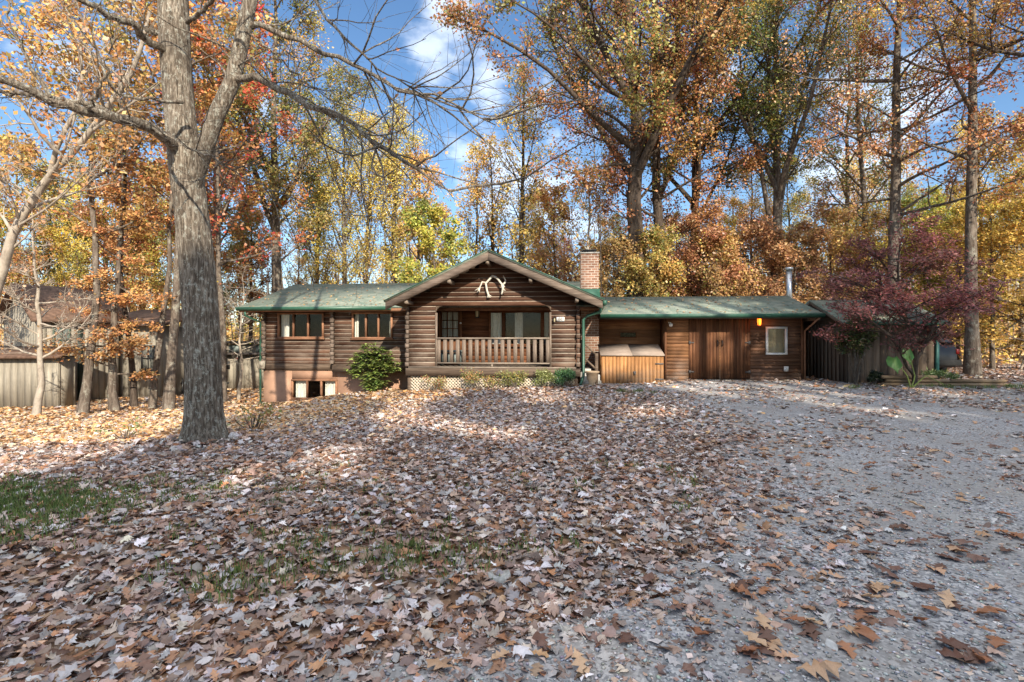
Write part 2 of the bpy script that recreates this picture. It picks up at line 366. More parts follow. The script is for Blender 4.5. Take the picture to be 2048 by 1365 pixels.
# ------------------------------------------------------------------ ground and driveway
def ground_mat():
    m = M('leaf_covered_soil', .95, .1)
    v1 = m.vor((15, 15, 15)); sp = m.n('ShaderNodeSeparateColor'); m.l(v1, sp.inputs[0])
    c = m.ramp(sp.outputs[0], [(0, (.10, .06, .04)), (.3, (.22, .125, .075)), (.55, (.34, .22, .14)), (.8, (.42, .33, .27)), (1, (.30, .14, .06))])
    c = m.val(c, m.noise(2.2, 6, .7), .45, 1.4)
    far = m.noise(.35, 4, .6); c = m.mix(m.maprange(far, .45, .7, 0, .45), c, (.38, .22, .10))
    m.base(c).bump(sp.outputs[1], .6, .03); return m.m
def grid_axis(parts):
    out = []
    for a, b, n in parts: out += list(np.linspace(a, b, n, endpoint=False))
    return np.array(out + [parts[-1][1]])
gx = grid_axis([(-700, -60, 8), (-60, -14, 30), (-14, 14, 190), (14, 60, 30), (60, 700, 8)])
gy = grid_axis([(-120, -4, 12), (-4, 1.5, 10), (1.5, 18, 130), (18, 60, 50), (60, 900, 12)])
XX, YY = np.meshgrid(gx, gy); ZZ = gz(XX, YY)
nx, ny = len(gx), len(gy)
q = (np.arange(ny-1)[:, None]*nx + np.arange(nx-1)[None]).ravel()
g = G(); g.add(np.stack([XX, YY, ZZ], -1).reshape(-1, 3), np.stack([q, q+1, q+nx+1, q+nx], -1))
g.build('ground', ground_mat(), smooth=True, kind='structure')

EDY = np.array([-6, 1.9, 2.2, 2.5, 2.9, 3.4, 4.7, 7, 10.9, 13, 14, 15.0])
EDX = np.array([-40, -40, -1.2, -.25, .6, 1.25, 2.1, 2.8, 3.3, 2.9, 2.6, 2.6])
ENX = np.array([40, 40, 40, 40, 40, 40, 40, 40, 40, 30, 16, 9.0])
def edge(y): return np.interp(y, EDY, EDX)
def drive_mat():
    m = M('grey_gravel', .9, .2)
    v = m.vor((60, 60, 60)); sp = m.n('ShaderNodeSeparateColor'); m.l(v, sp.inputs[0])
    c = m.ramp(sp.outputs[0], [(0, (.12, .12, .125)), (.45, (.27, .265, .27)), (.8, (.40, .39, .385)), (1, (.52, .50, .48))])
    s = m.noise(1.1, 6, .65); c = m.mix(m.maprange(s, .42, .62, 0, .75), c, (.25, .235, .225)); c = m.val(c, m.noise(3.5, 6, .7), .7, 1.25)
    tr = m.noise((.9, .16, 1), 4, .6); c = m.mix(m.maprange(tr, .45, .62, 0, .6), c, (.30, .275, .245)); c = m.mix(m.maprange(m.noise(9, 6, .8), .55, .68, 0, .6), c, (.15, .115, .09))
    m.base(c).bump(m.vor((60, 60, 60), 'F1', 'Distance'), -.6, .012); return m.m
rows = np.concatenate([np.linspace(-6, 1.5, 12), np.linspace(1.55, 15.0, 170)]); ncol = 150
tt = np.linspace(0, 1, ncol)**1.6
x0 = edge(rows) + .12*np.sin(rows*5) + .08*np.sin(rows*13); x1 = np.interp(rows, EDY, ENX)
DX = x0[:, None] + (x1-x0)[:, None]*tt[None]; DY = np.repeat(rows[:, None], ncol, 1)
q = (np.arange(len(rows)-1)[:, None]*ncol + np.arange(ncol-1)[None]).ravel()
g = G(); g.add(np.stack([DX, DY, gz(DX, DY)+.02], -1).reshape(-1, 3), np.stack([q, q+1, q+ncol+1, q+ncol], -1))
MT['gravel'] = drive_mat()
g.build('driveway', MT['gravel'], smooth=True, kind='structure')

# ------------------------------------------------------------------ the log house
house = empty('log_house', (OX, OY, 0), -TH, 'low brown log house with green roofs, porch gable and brick chimney', 'house')
VP, VM, VB, VG = 0.0, 1.8, 1.55, 1.3                       # porch front, main wall, bumped-out bay, garage wall
EV = 1.15                                                  # main eave line
UL = Au(475, EV); UR = Au(1207, EV)
ZE = Az(620, 614, EV)                                      # top of the main eave
VR, ZR = Bu(590, 569, UL); VR = min(VR, 6.2)
EV2 = 0.65
ZE2 = Az(1420, 628, EV2); UR2 = Au(1647, EV2); UL2 = Au(1199, 1.0)
VR2, ZR2 = Bu(1575, 592, UR2)
print('roofs', UL, UR, ZE, VR, ZR, '|', UL2, UR2, ZE2, VR2, ZR2)
PROF = ((0, 0), (-1, .015), (-1.03, .4), (-1, .84), (-.2, .965), (0, 1))
def siding(name, m, u0, u1, z0, z1, v, course=.138, holes=(), clip=None, bulge=.012, parent=house, zbase=None, thick=.05):
    g = G(); zb = z0 if zbase is None else zbase
    ed = set([z0, z1]); k = zb
    while k < z1:
        if k > z0: ed.add(round(k, 4))
        k += course
    for h in holes: ed.add(h[2]); ed.add(h[3])
    ed = sorted(e for e in ed if z0 <= e <= z1)
    for a, b in zip(ed[:-1], ed[1:]):
        if b-a < .004: continue
        mid = (a+b)/2; lo, hi = (u0, u1) if clip is None else clip(a)
        lo = max(lo, u0); hi = min(hi, u1); segs = [(lo, hi)]
        for h in holes:
            if h[2] < mid < h[3]:
                segs = [x for s in segs for x in ((s[0], min(s[1], h[0])), (max(s[0], h[1]), s[1])) if x[1]-x[0] > .01]
        for s in segs:
            if s[1]-s[0] < .02: continue
            prof = [(v + bulge*p[0], a + (b-a)*p[1]) for p in PROF] + [(v+thick, b), (v+thick, a)]
            g.prism(prof[::-1], 'x', s[0], s[1])
    return g.build(name, m, parent)
def frame(g, u0, u1, z0, z1, v, wd, dp, mull=(), rail=(), mw=None):
    g.box(u0, u1, v-dp, v+.05, z1-wd, z1); g.box(u0, u1, v-dp, v+.05, z0, z0+wd)
    g.box(u0, u0+wd, v-dp+.003, v+.05, z0+wd, z1-wd); g.box(u1-wd, u1, v-dp+.003, v+.05, z0+wd, z1-wd)
    mw = mw or wd
    for k in mull:
        c = u0 + (u1-u0)*k; g.box(c-mw/2, c+mw/2, v-dp+.006, v+.05, z0+wd, z1-wd)
    for k in rail:
        c = z0 + (z1-z0)*k; g.box(u0+wd, u1-wd, v-dp+.009, v+.045, c-mw/2, c+mw/2)
def curtain(par, u0, u1, z0, z1, v, m='pale', wave=.03, name='curtain'):
    n = max(8, int((u1-u0)/.025)); x = np.linspace(u0, u1, n); y = v + wave*np.sin((x-u0)*55) + .01*np.sin((x-u0)*130)
    P = np.stack([np.concatenate([x, x]), np.concatenate([y, y+.01]), np.concatenate([np.full(n, z0), np.full(n, z1)])], -1)
    i = np.arange(n-1); g = G(); g.add(P, np.stack([i, i+1, i+n+1, i+n], -1)); return g.build(name, MT[m], par, True)
def window(u0, u1, z0, z1, v, mull, wd=.055, m='trim', curtains=(), rail=(), sill=True, mw=None, parent=house):
    g = G(); frame(g, u0, u1, z0, z1, v, wd, .055, mull, rail, mw); w_ = g.build('window', MT[m], parent)
    p = G(); p.add([(u0+wd*.5, v+.015, z0+wd*.5), (u1-wd*.5, v+.015, z0+wd*.5), (u1-wd*.5, v+.015, z1-wd*.5), (u0+wd*.5, v+.015, z1-wd*.5)], np.array([(0, 1, 2, 3)])); p.build('pane', MT['glass'], w_)
    if sill:
        s = G(); s.box(u0-.04, u1+.04, v-.10, v+.02, z0-.035, z0-.002); s.build('sill', MT[m], w_)
    for a, b in curtains: curtain(w_, u0+(u1-u0)*a, u0+(u1-u0)*b, z0+.04, z1-.04, v+.12)
    return w_
ZF = Az(990, 734, VP)                                      # porch floor
ZS = ZE - .06                                              # soffit
# main wall, left part
ua, ub, uc = Au(527, VM), Au(671, VM), Au(815, VB)
zbb, zbt = Az(600, 740, VM), Az(600, 727.5, VM)
w1 = (Au(557, VM), Au(648.5, VM), Az(602, 677, VM), Az(602, 626, VM))
w2 = (Au(705, VB), Au(785.5, VB), Az(745, 678, VB), Az(745, 625, VB))
w3 = (Au(584, VM), Au(675, VM), Az(630, 799, VM), Az(630, 759, VM))
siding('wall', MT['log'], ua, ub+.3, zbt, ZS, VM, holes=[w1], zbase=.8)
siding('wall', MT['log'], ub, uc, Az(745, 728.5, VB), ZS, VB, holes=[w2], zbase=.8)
g = G(); g.box(ua-.02, ub+.02, VM-.06, VM+.05, zbb, zbt-.003); g.box(ub+.02, uc, VB-.07, VB+.05, Az(745, 745, VB), Az(745, 728.5, VB)-.003)
g.build('sill_beam', MT['beam'], house)
window(*w1, VM-.02, (.34, .66), curtains=((.03, .2), (.93, .98)))
window(*w2, VB-.02, (.345, .655), curtains=((.03, .12), (.9, .97)))
# foundation with the basement window opening
g = G(); zg0 = -1.6
g.box(ua, w3[0], VM, VM+.2, zg0, zbb-.003); g.box(w3[1], uc+.2, VM, VM+.2, zg0, zbb-.003)
g.box(w3[0], w3[1], VM, VM+.2, w3[3], zbb-.003); g.box(w3[0], w3[1], VM, VM+.2, zg0, w3[2])
g.box(ua, ua+.2, VM+.2, VR*2-VM, zg0, zbb-.003)
g.build('foundation', MT['stucco'], house)
window(*w3, VM-.01, (.345, .655), curtains=((.05, .3), (.7, .97)))
# plain far walls that close the house
g = G(); vb = 2*VR-VM
g.box(ua, ua+.1, VM+.05, vb, zbb, ZS); g.box(ua, UR-.3, vb, vb+.1, zg0, ZS); g.box(UR-.35, UR-.25, VM+.3, vb, 0, ZS)
g.prism([(VM, ZS), (vb, ZS), (VR, ZR-.25)], 'x', ua, ua+.1)
g.box(ua+.1, UR-.4, VM+.4, vb, zbb-.12, zbb); g.box(ua+.1, UR-.4, VM+2.6, VM+2.7, zbb, ZS)
g.box(ua+.1, uc, VM+1.6, VM+1.7, zg0, zbb-.12)
g.build('far_wall', MT['wall_in'], house)
# corner log ends
def corner(u, v, z0, z1, m='log', wd=.15):
    g = G(); z = z0; k = 0
    while z < z1-.05:
        c = min(.138, z1-z); dd = (.13, .085)[k % 2]; e = (.0, .012)[k % 2]
        g.box(u-wd*.5+e, u+wd*.5-e, v-dd, v+.06, z+.006, z+c-.006, .012); z += c; k += 1
    return g.build('corner_logs', MT[m], house)
corner(ua+.05, VM-.02, zbt, ZS, 'rake', .11); corner(ub+.03, VB-.02, zbt, ZS, 'rake', .11)
# the porch gable
gu0, gu1 = Au(817, VP), Au(1152, VP)
VF = -.72                                                   # front of the gable roof
apx, apz = A(975.5, 503, VF); lfx, lfz = A(770.5, 604, VF); rtx, rtz = A(1206, 601, VF)
sl_l = (apz-lfz)/(apx-lfx); sl_r = (apz-rtz)/(rtx-apx)
def under(z, drop=.17): return (apx - (apz-drop-z)/sl_l, apx + (apz-drop-z)/sl_r)
hole = (Au(872, VP), Au(1102, VP), ZF, Az(990, 612, VP))
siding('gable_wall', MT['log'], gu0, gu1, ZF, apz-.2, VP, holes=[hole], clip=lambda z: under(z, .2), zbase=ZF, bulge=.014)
# rounded upper corners of the porch opening
for sx, c0 in ((1, hole[0]), (-1, hole[1])):
    r_ = .22; a = np.linspace(0, np.pi/2, 9)
    P = [(c0, hole[3])] + [(c0+sx*(r_-r_*np.cos(t)), hole[3]-r_+r_*np.sin(t)) for t in a]
    g = G(); g.prism(P if sx < 0 else P[::-1], 'y', VP-.034, VP+.05); g.build('corner_brace', MT['beam'], house)
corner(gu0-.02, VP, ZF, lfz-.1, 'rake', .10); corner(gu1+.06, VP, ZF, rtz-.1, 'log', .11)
g = G(); g.box(hole[0]-.012, hole[0]+.04, VP-.045, VP+.06, ZF, hole[3]-.2); g.build('opening_trim', MT['grey_wood_v'], house); g = G(); g.box(hole[1]-.04, hole[1]+.012, VP-.045, VP+.06, ZF, hole[3]-.2); g.build('opening_trim', MT['grey_wood_v'], house)
# gable side walls and ceiling
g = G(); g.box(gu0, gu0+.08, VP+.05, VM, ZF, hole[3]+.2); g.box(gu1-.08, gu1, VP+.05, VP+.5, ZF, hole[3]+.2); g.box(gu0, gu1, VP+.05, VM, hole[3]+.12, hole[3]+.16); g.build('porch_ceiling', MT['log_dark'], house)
# rake boards
for sgn, ex, ez, sl in ((-1, lfx, lfz, sl_l), (1, rtx, rtz, sl_r)):
    hgt = .215
    P = [(apx, apz-.015), (ex, ez-.015), (ex, ez-.015-hgt), (apx, apz-.015-hgt)]
    g = G(); g.prism(P if sgn > 0 else P[::-1], 'y', VF+.005, VF+.045); g.build('rake_board', MT['rake'], house)
    # gable roof slab
    th = .05; vb_ = 4.6
    e2 = ex + sgn*.03; ez2 = ez - .03*sl
    g = G(); P = [(apx, apz), (e2, ez2), (e2, ez2+th), (apx, apz+th)]
    g.prism(P if sgn < 0 else P[::-1], 'y', VF-.03, vb_); g.build('roof', MT['roof'], house)
    g = G(); P = [(apx, apz-.02), (ex-sgn*.02, ez-.02), (ex-sgn*.02, ez-.05), (apx, apz-.05)]
    g.prism(P if sgn < 0 else P[::-1], 'y', VF+.05, vb_-.1); g.build('soffit', MT['beam'], house)
for px, py in ((975, 524), (898, 563), (1061, 560), (812, 604), (1154, 600)):
    u, z = A(px, py, VF+.1); g = G(); g.box(u-.045, u+.045, VF+.06, VP-.03, z-.05, z+.05); g.build('purlin_end', MT['grey_wood'], house)

# green drip edge on the gable
g = G(); g.prism([(apx, apz+.055), (lfx-.03, lfz+.04), (lfx-.03, lfz+.015), (apx, apz+.03)], 'y', VF-.05, VF-.031); g.prism([(apx, apz+.055), (apx, apz+.03), (rtx+.03, rtz+.015), (rtx+.03, rtz+.04)], 'y', VF-.05, VF-.031)
g.build('drip_edge', MT['green_metal'], house)
# porch floor, beam, lattice
zbm = Az(990, 753, VP-.1)
g = G(); n = 11
for i in range(n):
    a = gu0 + .02; g.box(a, gu1, VP-.10 + i*(VM+.1)/n, VP-.10+(i+.94)*(VM+.1)/n, ZF-.04, ZF)
g.build('porch_floor', MT['grey_wood'], house)
g = G(); g.box(gu0-.05, gu1+.12, VP-.13, VP-.06, zbm, ZF-.043); g.build('porch_beam', MT['beam'], house)
g = G(); g.box(gu0+.05, gu1, VP+.25, VP+.3, -.4, zbm+.02); g.box(gu0-.02, gu0+.1, VP-.02, VP+.1, -.3, zbm-.002); g.box(gu1-.1, gu1+.05, VP-.02, VP+.1, -.3, zbm-.002)
g.build('porch_pier', MT['beam'], house)
g = G(); s_ = .095; zlo = -.12; lw = .017
for d in (1, -1):
    c = gu0 - 1.5
    while c < gu1+1.5:
        # diagonal strip clipped to the skirt
        a, b = c, c + d*(zbm-zlo)
        ta, tb = 0., 1.
        lo, hi = min(a, b), max(a, b)
        if hi > gu0+.08 and lo < gu1-.05:
            def cl(x): return min(max(x, gu0+.08), gu1-.05)
            a2, b2 = cl(a), cl(b)
            if abs(b2-a2) > .03:
                z_a = zlo + (a2-a)/(b-a)*(zbm-zlo); z_b = zlo + (b2-a)/(b-a)*(zbm-zlo)
                yy = VP - .03 + (.008 if d > 0 else 0)
                P = [(a2-lw*1.4, z_a), (a2+lw*1.4, z_a), (b2+lw*1.4, z_b), (b2-lw*1.4, z_b)]
                g.prism(P, 'y', yy, yy+.007)
        c += s_
g.build('lattice_skirt', MT['lattice'], house)
# railing
zr0, zr1 = Az(990, 725.5, VP), Az(990, 675.5, VP)
g = G(); g.box(hole[0]+.04, hole[1]-.04, VP-.075, VP+.05, zr1-.045, zr1, .008); rail = g.build('railing', MT['grey_wood'], house)
g = G(); g.box(hole[0]+.04, hole[1]-.04, VP-.05, VP+.04, zr0-.04, zr0); g.box(-.62, -.56, VP-.03, VP+.03, ZF, zr0-.042); g.build('bottom_rail', MT['grey_wood'], rail)
nb = 18
bal = G(); bal.box(-.055, .055, VP-.038, VP-.012, zr0+.002, zr1-.047)
b0 = None
for i in range(nb):
    u = hole[0] + .09 + (hole[1]-hole[0]-.18)*i/(nb-1)
    if b0 is None: b0 = bal.build('baluster', MT['grey_wood_v'], rail); o = b0
    else: o = b0.copy(); COL.objects.link(o); o.parent = rail
    o.location = (u, 0, 0)
# back wall of the porch
dr = (Au(877, VM), Au(924, VM), ZF, Az(900, 617, VM))
pw = (Au(978, VM), Au(1101, VM), Az(1040, 692, VM), Az(1040, 622, VM))
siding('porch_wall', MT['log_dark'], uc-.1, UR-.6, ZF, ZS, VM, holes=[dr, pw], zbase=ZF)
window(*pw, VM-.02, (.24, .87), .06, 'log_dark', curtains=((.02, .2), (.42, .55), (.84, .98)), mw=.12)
g = G(); u0, u1, z0, z1 = dr
frame(g, u0, u1, z0, z1, VM-.01, .07, .04); zm = z0 + (z1-z0)*.46
g.box(u0+.07, u1-.07, VM-.02, VM+.03, z0+.07, zm)
for k in (1/3, 2/3):
    c = u0+.13+(u1-u0-.26)*k; g.box(c-.014, c+.014, VM-.025, VM+.01, zm+.05, z1-.13); c = zm+.05+(z1-zm-.18)*k; g.box(u0+.13, u1-.13, VM-.022, VM+.01, c-.014, c+.014)
g.box(u0+.07, u0+.13, VM-.03, VM+.01, zm, z1-.07); g.box(u1-.13, u1-.07, VM-.03, VM+.01, zm, z1-.07); g.box(u0+.13, u1-.13, VM-.03, VM+.01, z1-.13, z1-.07); g.box(u0+.13, u1-.13, VM-.03, VM+.01, zm, zm+.05)
door = g.build('door', MT['cedar_v'], house)
g = G(); g.add([(u0+.12, VM+.014, zm+.04), (u1-.12, VM+.014, zm+.04), (u1-.12, VM+.014, z1-.12), (u0+.12, VM+.014, z1-.12)], np.array([(0, 1, 2, 3)])); g.build('pane', MT['glass'], door)
curtain(door, u0+.1, u1-.1, zm+.03, z1-.1, VM+.06)
g = G(); g.lathe([(.0, -.03), (.03, -.02), (.035, 0), (.03, .02), (0, .03)], (Au(925, VM)-.05, VM-.08, Az(925, 647, VM)), 10); g.build('knob', MT['white'], door, True)
# main roof
g = G(); th = .05
for (v0, z0, v1, z1) in ((EV, ZE, VR, ZR), (2*VR-EV, ZE, VR, ZR)):
    P = [(v0, z0), (v1, z1), (v1, z1-th), (v0, z0-th)]
    g.prism(P if v0 < v1 else P[::-1], 'x', UL, UR)
g.build('roof', MT['roof'], house)
g = G(); g.box(UL+.05, UR-.02, EV+.02, EV+.05, ZE-.16, ZE-.052); g.box(UL+.05, UR-.05, EV+.05, VB+.02, ZS-.0, ZS+.02); g.box(UL+.05, UL+.08, EV+.05, VR, ZE-.15, ZE-.05)
g.build('fascia', MT['trim'], house)
def gutter(u0, u1, v, z, name='gutter'):
    P = [(v, z+.005), (v, z-.085), (v-.03, z-.1), (v-.075, z-.1), (v-.105, z-.06), (v-.11, z+.005), (v-.12, z+.005), (v-.115, z-.07), (v-.08, z-.11), (v-.03, z-.11), (v+.01, z-.09), (v+.01, z+.005)]
    g = G(); g.prism(P, 'x', u0, u1); return g.build(name, MT['green_metal'], house)
gutter(UL, Au(782, EV), EV, ZE-.01); gutter(Au(1196, EV), UR, EV, ZE-.01)
def downspout(pts, r=.035, m='green_metal'):
    g = G(); g.tube(pts, r, 8); return g.build('downspout', MT[m], house)
u, z = A(490, 624, EV-.05); u2 = ua-.06
downspout([(u, EV-.05, z), (u, EV-.04, z-.12), (u2, VM-.08, Az(522, 645, VM)), (u2, VM-.08, zbb-.2), (u2, VM-.08, -.6)])
u, z = A(1203, 612, VF+.1); u2 = Au(1167, VP-.1)
downspout([(u, VF+.15, z), (u-.02, VF+.2, z-.16), (u2+.12, VP-.12, Az(1172, 632, VP)), (u2, VP-.12, Az(1167, 640, VP)), (u2, VP-.12, .5), (u2-.1, VP-.34, .26)], .04)
# side gutter of the porch roof, seen end on
g = G(); g.box(rtx+.0, rtx+.1, VF-.02, 1.1, rtz-.12, rtz-.0); g.build('gutter', MT['green_metal'], house)
# vent pipe
u, z = A(535, 565, 3.2); g = G(); g.tube([(u, 3.2, z-1.0), (u, 3.2, z)], .035, 8); g.build('vent_pipe', MT['hinge'], house)
# chimney
c0, c1 = Au(1162, 1.5), Au(1198, 1.5); zc = Az(1180, 507, 1.5)
g = G(); g.box(c0, c1, 1.5, 2.15, -.2, zc); ch = g.build('chimney', MT['brick'], house)
g = G(); g.box(c0-.02, c1+.02, 1.48, 2.17, zc+.002, zc+.035); g.build('crown', MT['concrete'], ch)
g = G(); g.box(c0+.1, c1-.1, 1.6, 2.05, zc+.037, zc+.07); g.box(c0+.06, c1-.06, 1.56, 2.09, zc+.1, zc+.135); g.box(c0+.14, c1-.14, 1.64, 2.01, zc+.07, zc+.1); g.build('cap', MT['black'], ch)
zfl = Az(1180, 578, 1.5)
g = G(); g.box(c0-.02, c1+.03, 1.485, 2.4, ZE-.02, zfl); g.build('flashing', MT['green_metal'], ch)
# right wing
g = G()
for (v0, z0, v1, z1) in ((EV2, ZE2, VR2, ZR2), (2*VR2-EV2, ZE2, VR2, ZR2)):
    P = [(v0, z0), (v1, z1), (v1, z1-th), (v0, z0-th)]
    g.prism(P if v0 < v1 else P[::-1], 'x', UL2, UR2)
g.build('roof', MT['roof'], house)
gutter(UL2, UR2, EV2, ZE2-.01)
ZS2 = ZE2 - .07
g = G(); g.box(UL2, UR2-.04, EV2+.015, EV2+.04, ZE2-.15, ZE2-.052); g.box(UL2, UR2-.05, EV2+.045, VG+1.0, ZS2-.02, ZS2); g.box(UR2-.09, UR2-.06, EV2+.05, VR2, ZE2-.2, ZE2-.05); g.build('fascia', MT['beam'], house)
s0, s1, s2, s3, s4 = Au(1329, VG), Au(1377, VG), Au(1439, VG), Au(1500.5, VG), Au(1605, VG)
gw = (Au(1531, VG), Au(1573.5, VG), Az(1552, 710, VG), Az(1552, 654, VG))
zgr = .2
siding('garage_wall', MT['cedar'], s0+.06, s1, zgr, ZS2-.02, VG, .11, bulge=.012, zbase=zgr)
siding('garage_wall', wood('dark_garage_wood', [(.25, (.055, .025, .014)), (.5, (.125, .06, .033)), (.75, (.20, .11, .065))], (1.5, 30, 40), 1.3, (.7, 1.3), .7, ((.22, .19, .165), .2, .75, .9)),
       s3, s4, zgr, ZS2-.02, VG, .11, holes=[gw], bulge=.012, zbase=zgr)
g = G(); g.box(s0, s0+.06, VG-.02, VG+.05, zgr, ZS2-.02); g.box(s4-.05, s4+.02, VG-.02, VG+.05, zgr, ZS2-.02); g.build('corner_board', MT['cedar_v'], house)
w_ = window(*gw, VG-.01, (), .06, 'white', sill=False)
g = G(); n = 24
for i in range(n):
    z = gw[2]+.06 + (gw[3]-gw[2]-.12)*i/n; g.box(gw[0]+.06, gw[1]-.06, VG+.045, VG+.05, z, z+(gw[3]-gw[2]-.12)/n*.96)
g.build('blind', plain('tan_blind', (.42, .34, .2), .7, .3, 0, .1), w_)
for a, b, hs in ((s1, s2, 1), (s2, s3, -1)):
    g = G(); n = 9; zt = ZS2-.03; zb_ = .33
    wdt = (b-a-.012)/n
    for i in range(n):
        x = a+.006+i*wdt; g.box(x+.002, x+wdt-.002, VG-.02-.004*(i % 2), VG+.03, zb_, zt)
    d_ = g.build('garage_door', MT['cedar_v'], house)
    e = a+.03 if hs > 0 else b-.03
    for z in (.55, 1.45):
        h = G(); h.box(min(e, e+hs*.13), max(e, e+hs*.13), VG-.036, VG-.026, z-.02, z+.02); h.box(e-.03, e+.03, VG-.038, VG-.027, z-.05, z+.05); h.build('hinge', MT['hinge'], d_)
    h = G(); hx = (b-.07) if hs > 0 else (a+.07); hz = Az(1437, 687, VG)
    t = np.linspace(0, np.pi, 9); h.tube([(hx, VG-.03-.05*np.sin(k), hz-.09*np.cos(k)) for k in t], .014, 6); h.build('handle', MT['black'], d_)
g = G(); g.box(s2-.02, s2+.02, VG-.035, VG-.028, .34, ZS2-.03); g.build('door_strip', MT['cedar'], house)
g = G(); g.box(s1-.1, s3+.08, VG-.28, VG+.02, .2, .315); g.build('threshold', plain('pale_threshold', (.42, .38, .32), .8, .2), house)
# open bay beside the garage
VC = VG+.68
siding('bay_wall', MT['cedar'], UL2-.1, s0, zgr, ZS2+.1, VC, .12, bulge=.01)
g = G(); g.box(s0, s0+.05, VG+.05, VC, zgr, ZS2+.1); g.box(s0+.05, s4, VC+3.6, VC+3.7, zgr, ZS2); g.box(s4-.05, s4+.02, VG+.05, VC+3.6, zgr, ZS2); g.box(s0+.05, s4-.05, VG+2.0, VG+2.05, zgr, ZS2); g.build('bay_side', MT['cedar_v'], house)
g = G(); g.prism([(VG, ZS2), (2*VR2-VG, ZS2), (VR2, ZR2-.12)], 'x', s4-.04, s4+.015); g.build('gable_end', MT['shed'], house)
u = s4+.05; downspout([(Au(1640, EV2), EV2-.04, ZE2-.1), (Au(1632, EV2), EV2, ZE2-.22), (u, VG-.04, ZE2-.5), (u, VG-.04, .25)], .03, 'trim')
# flue
u, z = A(1578, 540, 3.6); g = G(); g.tube([(u, 3.6, ZE2+.1), (u, 3.6, z)], .095, 16); fl = g.build('flue_pipe', MT['steel'], house, True)
g = G(); g.lathe([(.0, .06), (.13, .055), (.14, .03), (.14, -.03), (.1, -.035), (0, -.03)], (u, 3.6, z+.02), 16); g.build('cap', MT['steel'], fl)
# steps and handrail
su = gu1+.14
g = G()
for i in range(3):
    g.box(su+i*.26, su+.3+i*.26, .15, 1.05, -.1, ZF-.06-i*.17)
g.build('steps', MT['concrete'], house)
pu, pz = A(1193, 709, .1); g = G(); g.box(pu-.045, pu+.045, .05, .14, -.1, pz+.03); g.box(su+.0, su+.07, .06, .12, ZF-.1, ZF+.8)
for dz in (0, -.42):
    g.prism([(su, ZF+.82+dz), (su, ZF+.75+dz), (pu, pz-.06+dz), (pu, pz+.01+dz)], 'y', .07, .13)
g.build('handrail', MT['beam'], house)
# green shingle weathering: leaves that fell on the roofs
# ------------------------------------------------------------------ things on and around the house
def hw(u, v, z): x, y = house_to_world(u, v); return (x, y, z)
# storage box
b0u, b1u = Au(1203, .12), Au(1327.5, .12); bz = Az(1265, 711, .12)
box = empty('storage_box', hw((b0u+b1u)/2, .12, .2), -TH, 'low cedar storage box with bleached sloping lid beside the garage', 'storage box')
hwid = (b1u-b0u)/2; bt = bz-.2; rise = .30; dep = .95
g = G(); n = 17; wd = 2*hwid/n
for i in range(n):
    x = -hwid+i*wd; g.box(x+.003, x+wd-.003, -.004*(i % 2), .03, 0, bt-.02)
g.build('front_panel', MT['cedar_l'], box)
g = G(); g.prism([(.03, 0), (dep, 0), (dep, bt+rise-.03), (.03, bt-.03)], 'x', -hwid, -hwid+.03); g.prism([(.03, 0), (dep, 0), (dep, bt+rise-.03), (.03, bt-.03)], 'x', hwid-.03, hwid); g.box(-hwid, hwid, dep, dep+.03, 0, bt+rise-.03); g.build('side_panel', MT['cedar_l'], box)
for a, b in ((-hwid-.03, -.004), (.004, hwid+.02)):
    g = G(); g.prism([(-.04, bt-.02), (dep+.02, bt+rise-.02), (dep+.02, bt+rise+.015), (-.04, bt+.015)], 'x', a, b); g.build('lid', MT['lid'], box)
g = G(); g.box(.02, .1, -.02, -.006, bt*.42, bt*.42+.05); g.lathe([(0, -.04), (.03, -.03), (.03, .03), (0, .04)], (.06, -.03, bt*.40), 8); g.build('latch', MT['hinge'], box)
g = G(); g.box(hwid-.24, hwid-.01, -.014, -.005, bt*.7, bt*.7+.04); g.box(hwid-.24, hwid-.01, -.014, -.005, bt*.2, bt*.2+.04); g.build('hinge', MT['hinge'], box)
# antlers
def ant(pts, rad): 
    P = []
    for px, py in pts:
        u, z = A(px, py, VP-.16); P.append(hw(u, VP-.16+.05*math.sin(px*.13), z))
    return P
g = G()
def z6(x, y): return (920+x*160/1560, 500+y*140/1365)
cx, cyy, cz = hw(*A(985, 553, VP)[:1], VP-.05, A(985, 553, VP)[1])
def tube6(pts, r0, r1, k=7):
    P = np.array(ant([z6(*p) for p in pts], None)) - np.array([cx, cyy, cz]); g.tube(P, np.linspace(r0, r1, len(P)), k)
tube6([(640, 500), (580, 560), (530, 620), (500, 650), (510, 720), (525, 800), (545, 860), (550, 930)], .034, .03)
tube6([(640, 510), (700, 540), (750, 580), (790, 640), (825, 680), (835, 760), (830, 820), (812, 875)], .034, .026)
tube6([(500, 640), (430, 630), (410, 690), (385, 745), (340, 775), (295, 800)], .026, .012)
tube6([(395, 740), (365, 790), (345, 835)], .024, .008); tube6([(385, 760), (385, 800), (380, 840)], .02, .008)
tube6([(545, 870), (580, 890), (612, 905)], .022, .007); tube6([(548, 900), (575, 920), (595, 925)], .02, .006); tube6([(535, 900), (528, 935)], .018, .007)
tube6([(835, 680), (875, 650), (890, 600), (865, 550), (845, 505)], .034, .01)
tube6([(840, 700), (865, 720), (882, 722)], .026, .008); tube6([(838, 770), (870, 790), (890, 800)], .024, .008)
tube6([(830, 690), (840, 760), (828, 840)], .05, .022)
o = g.build('antlers', MT['bone'], None, True); o.location = (cx, cyy, cz); tag(o, 'bleached white antlers hung on the porch gable', 'antlers')
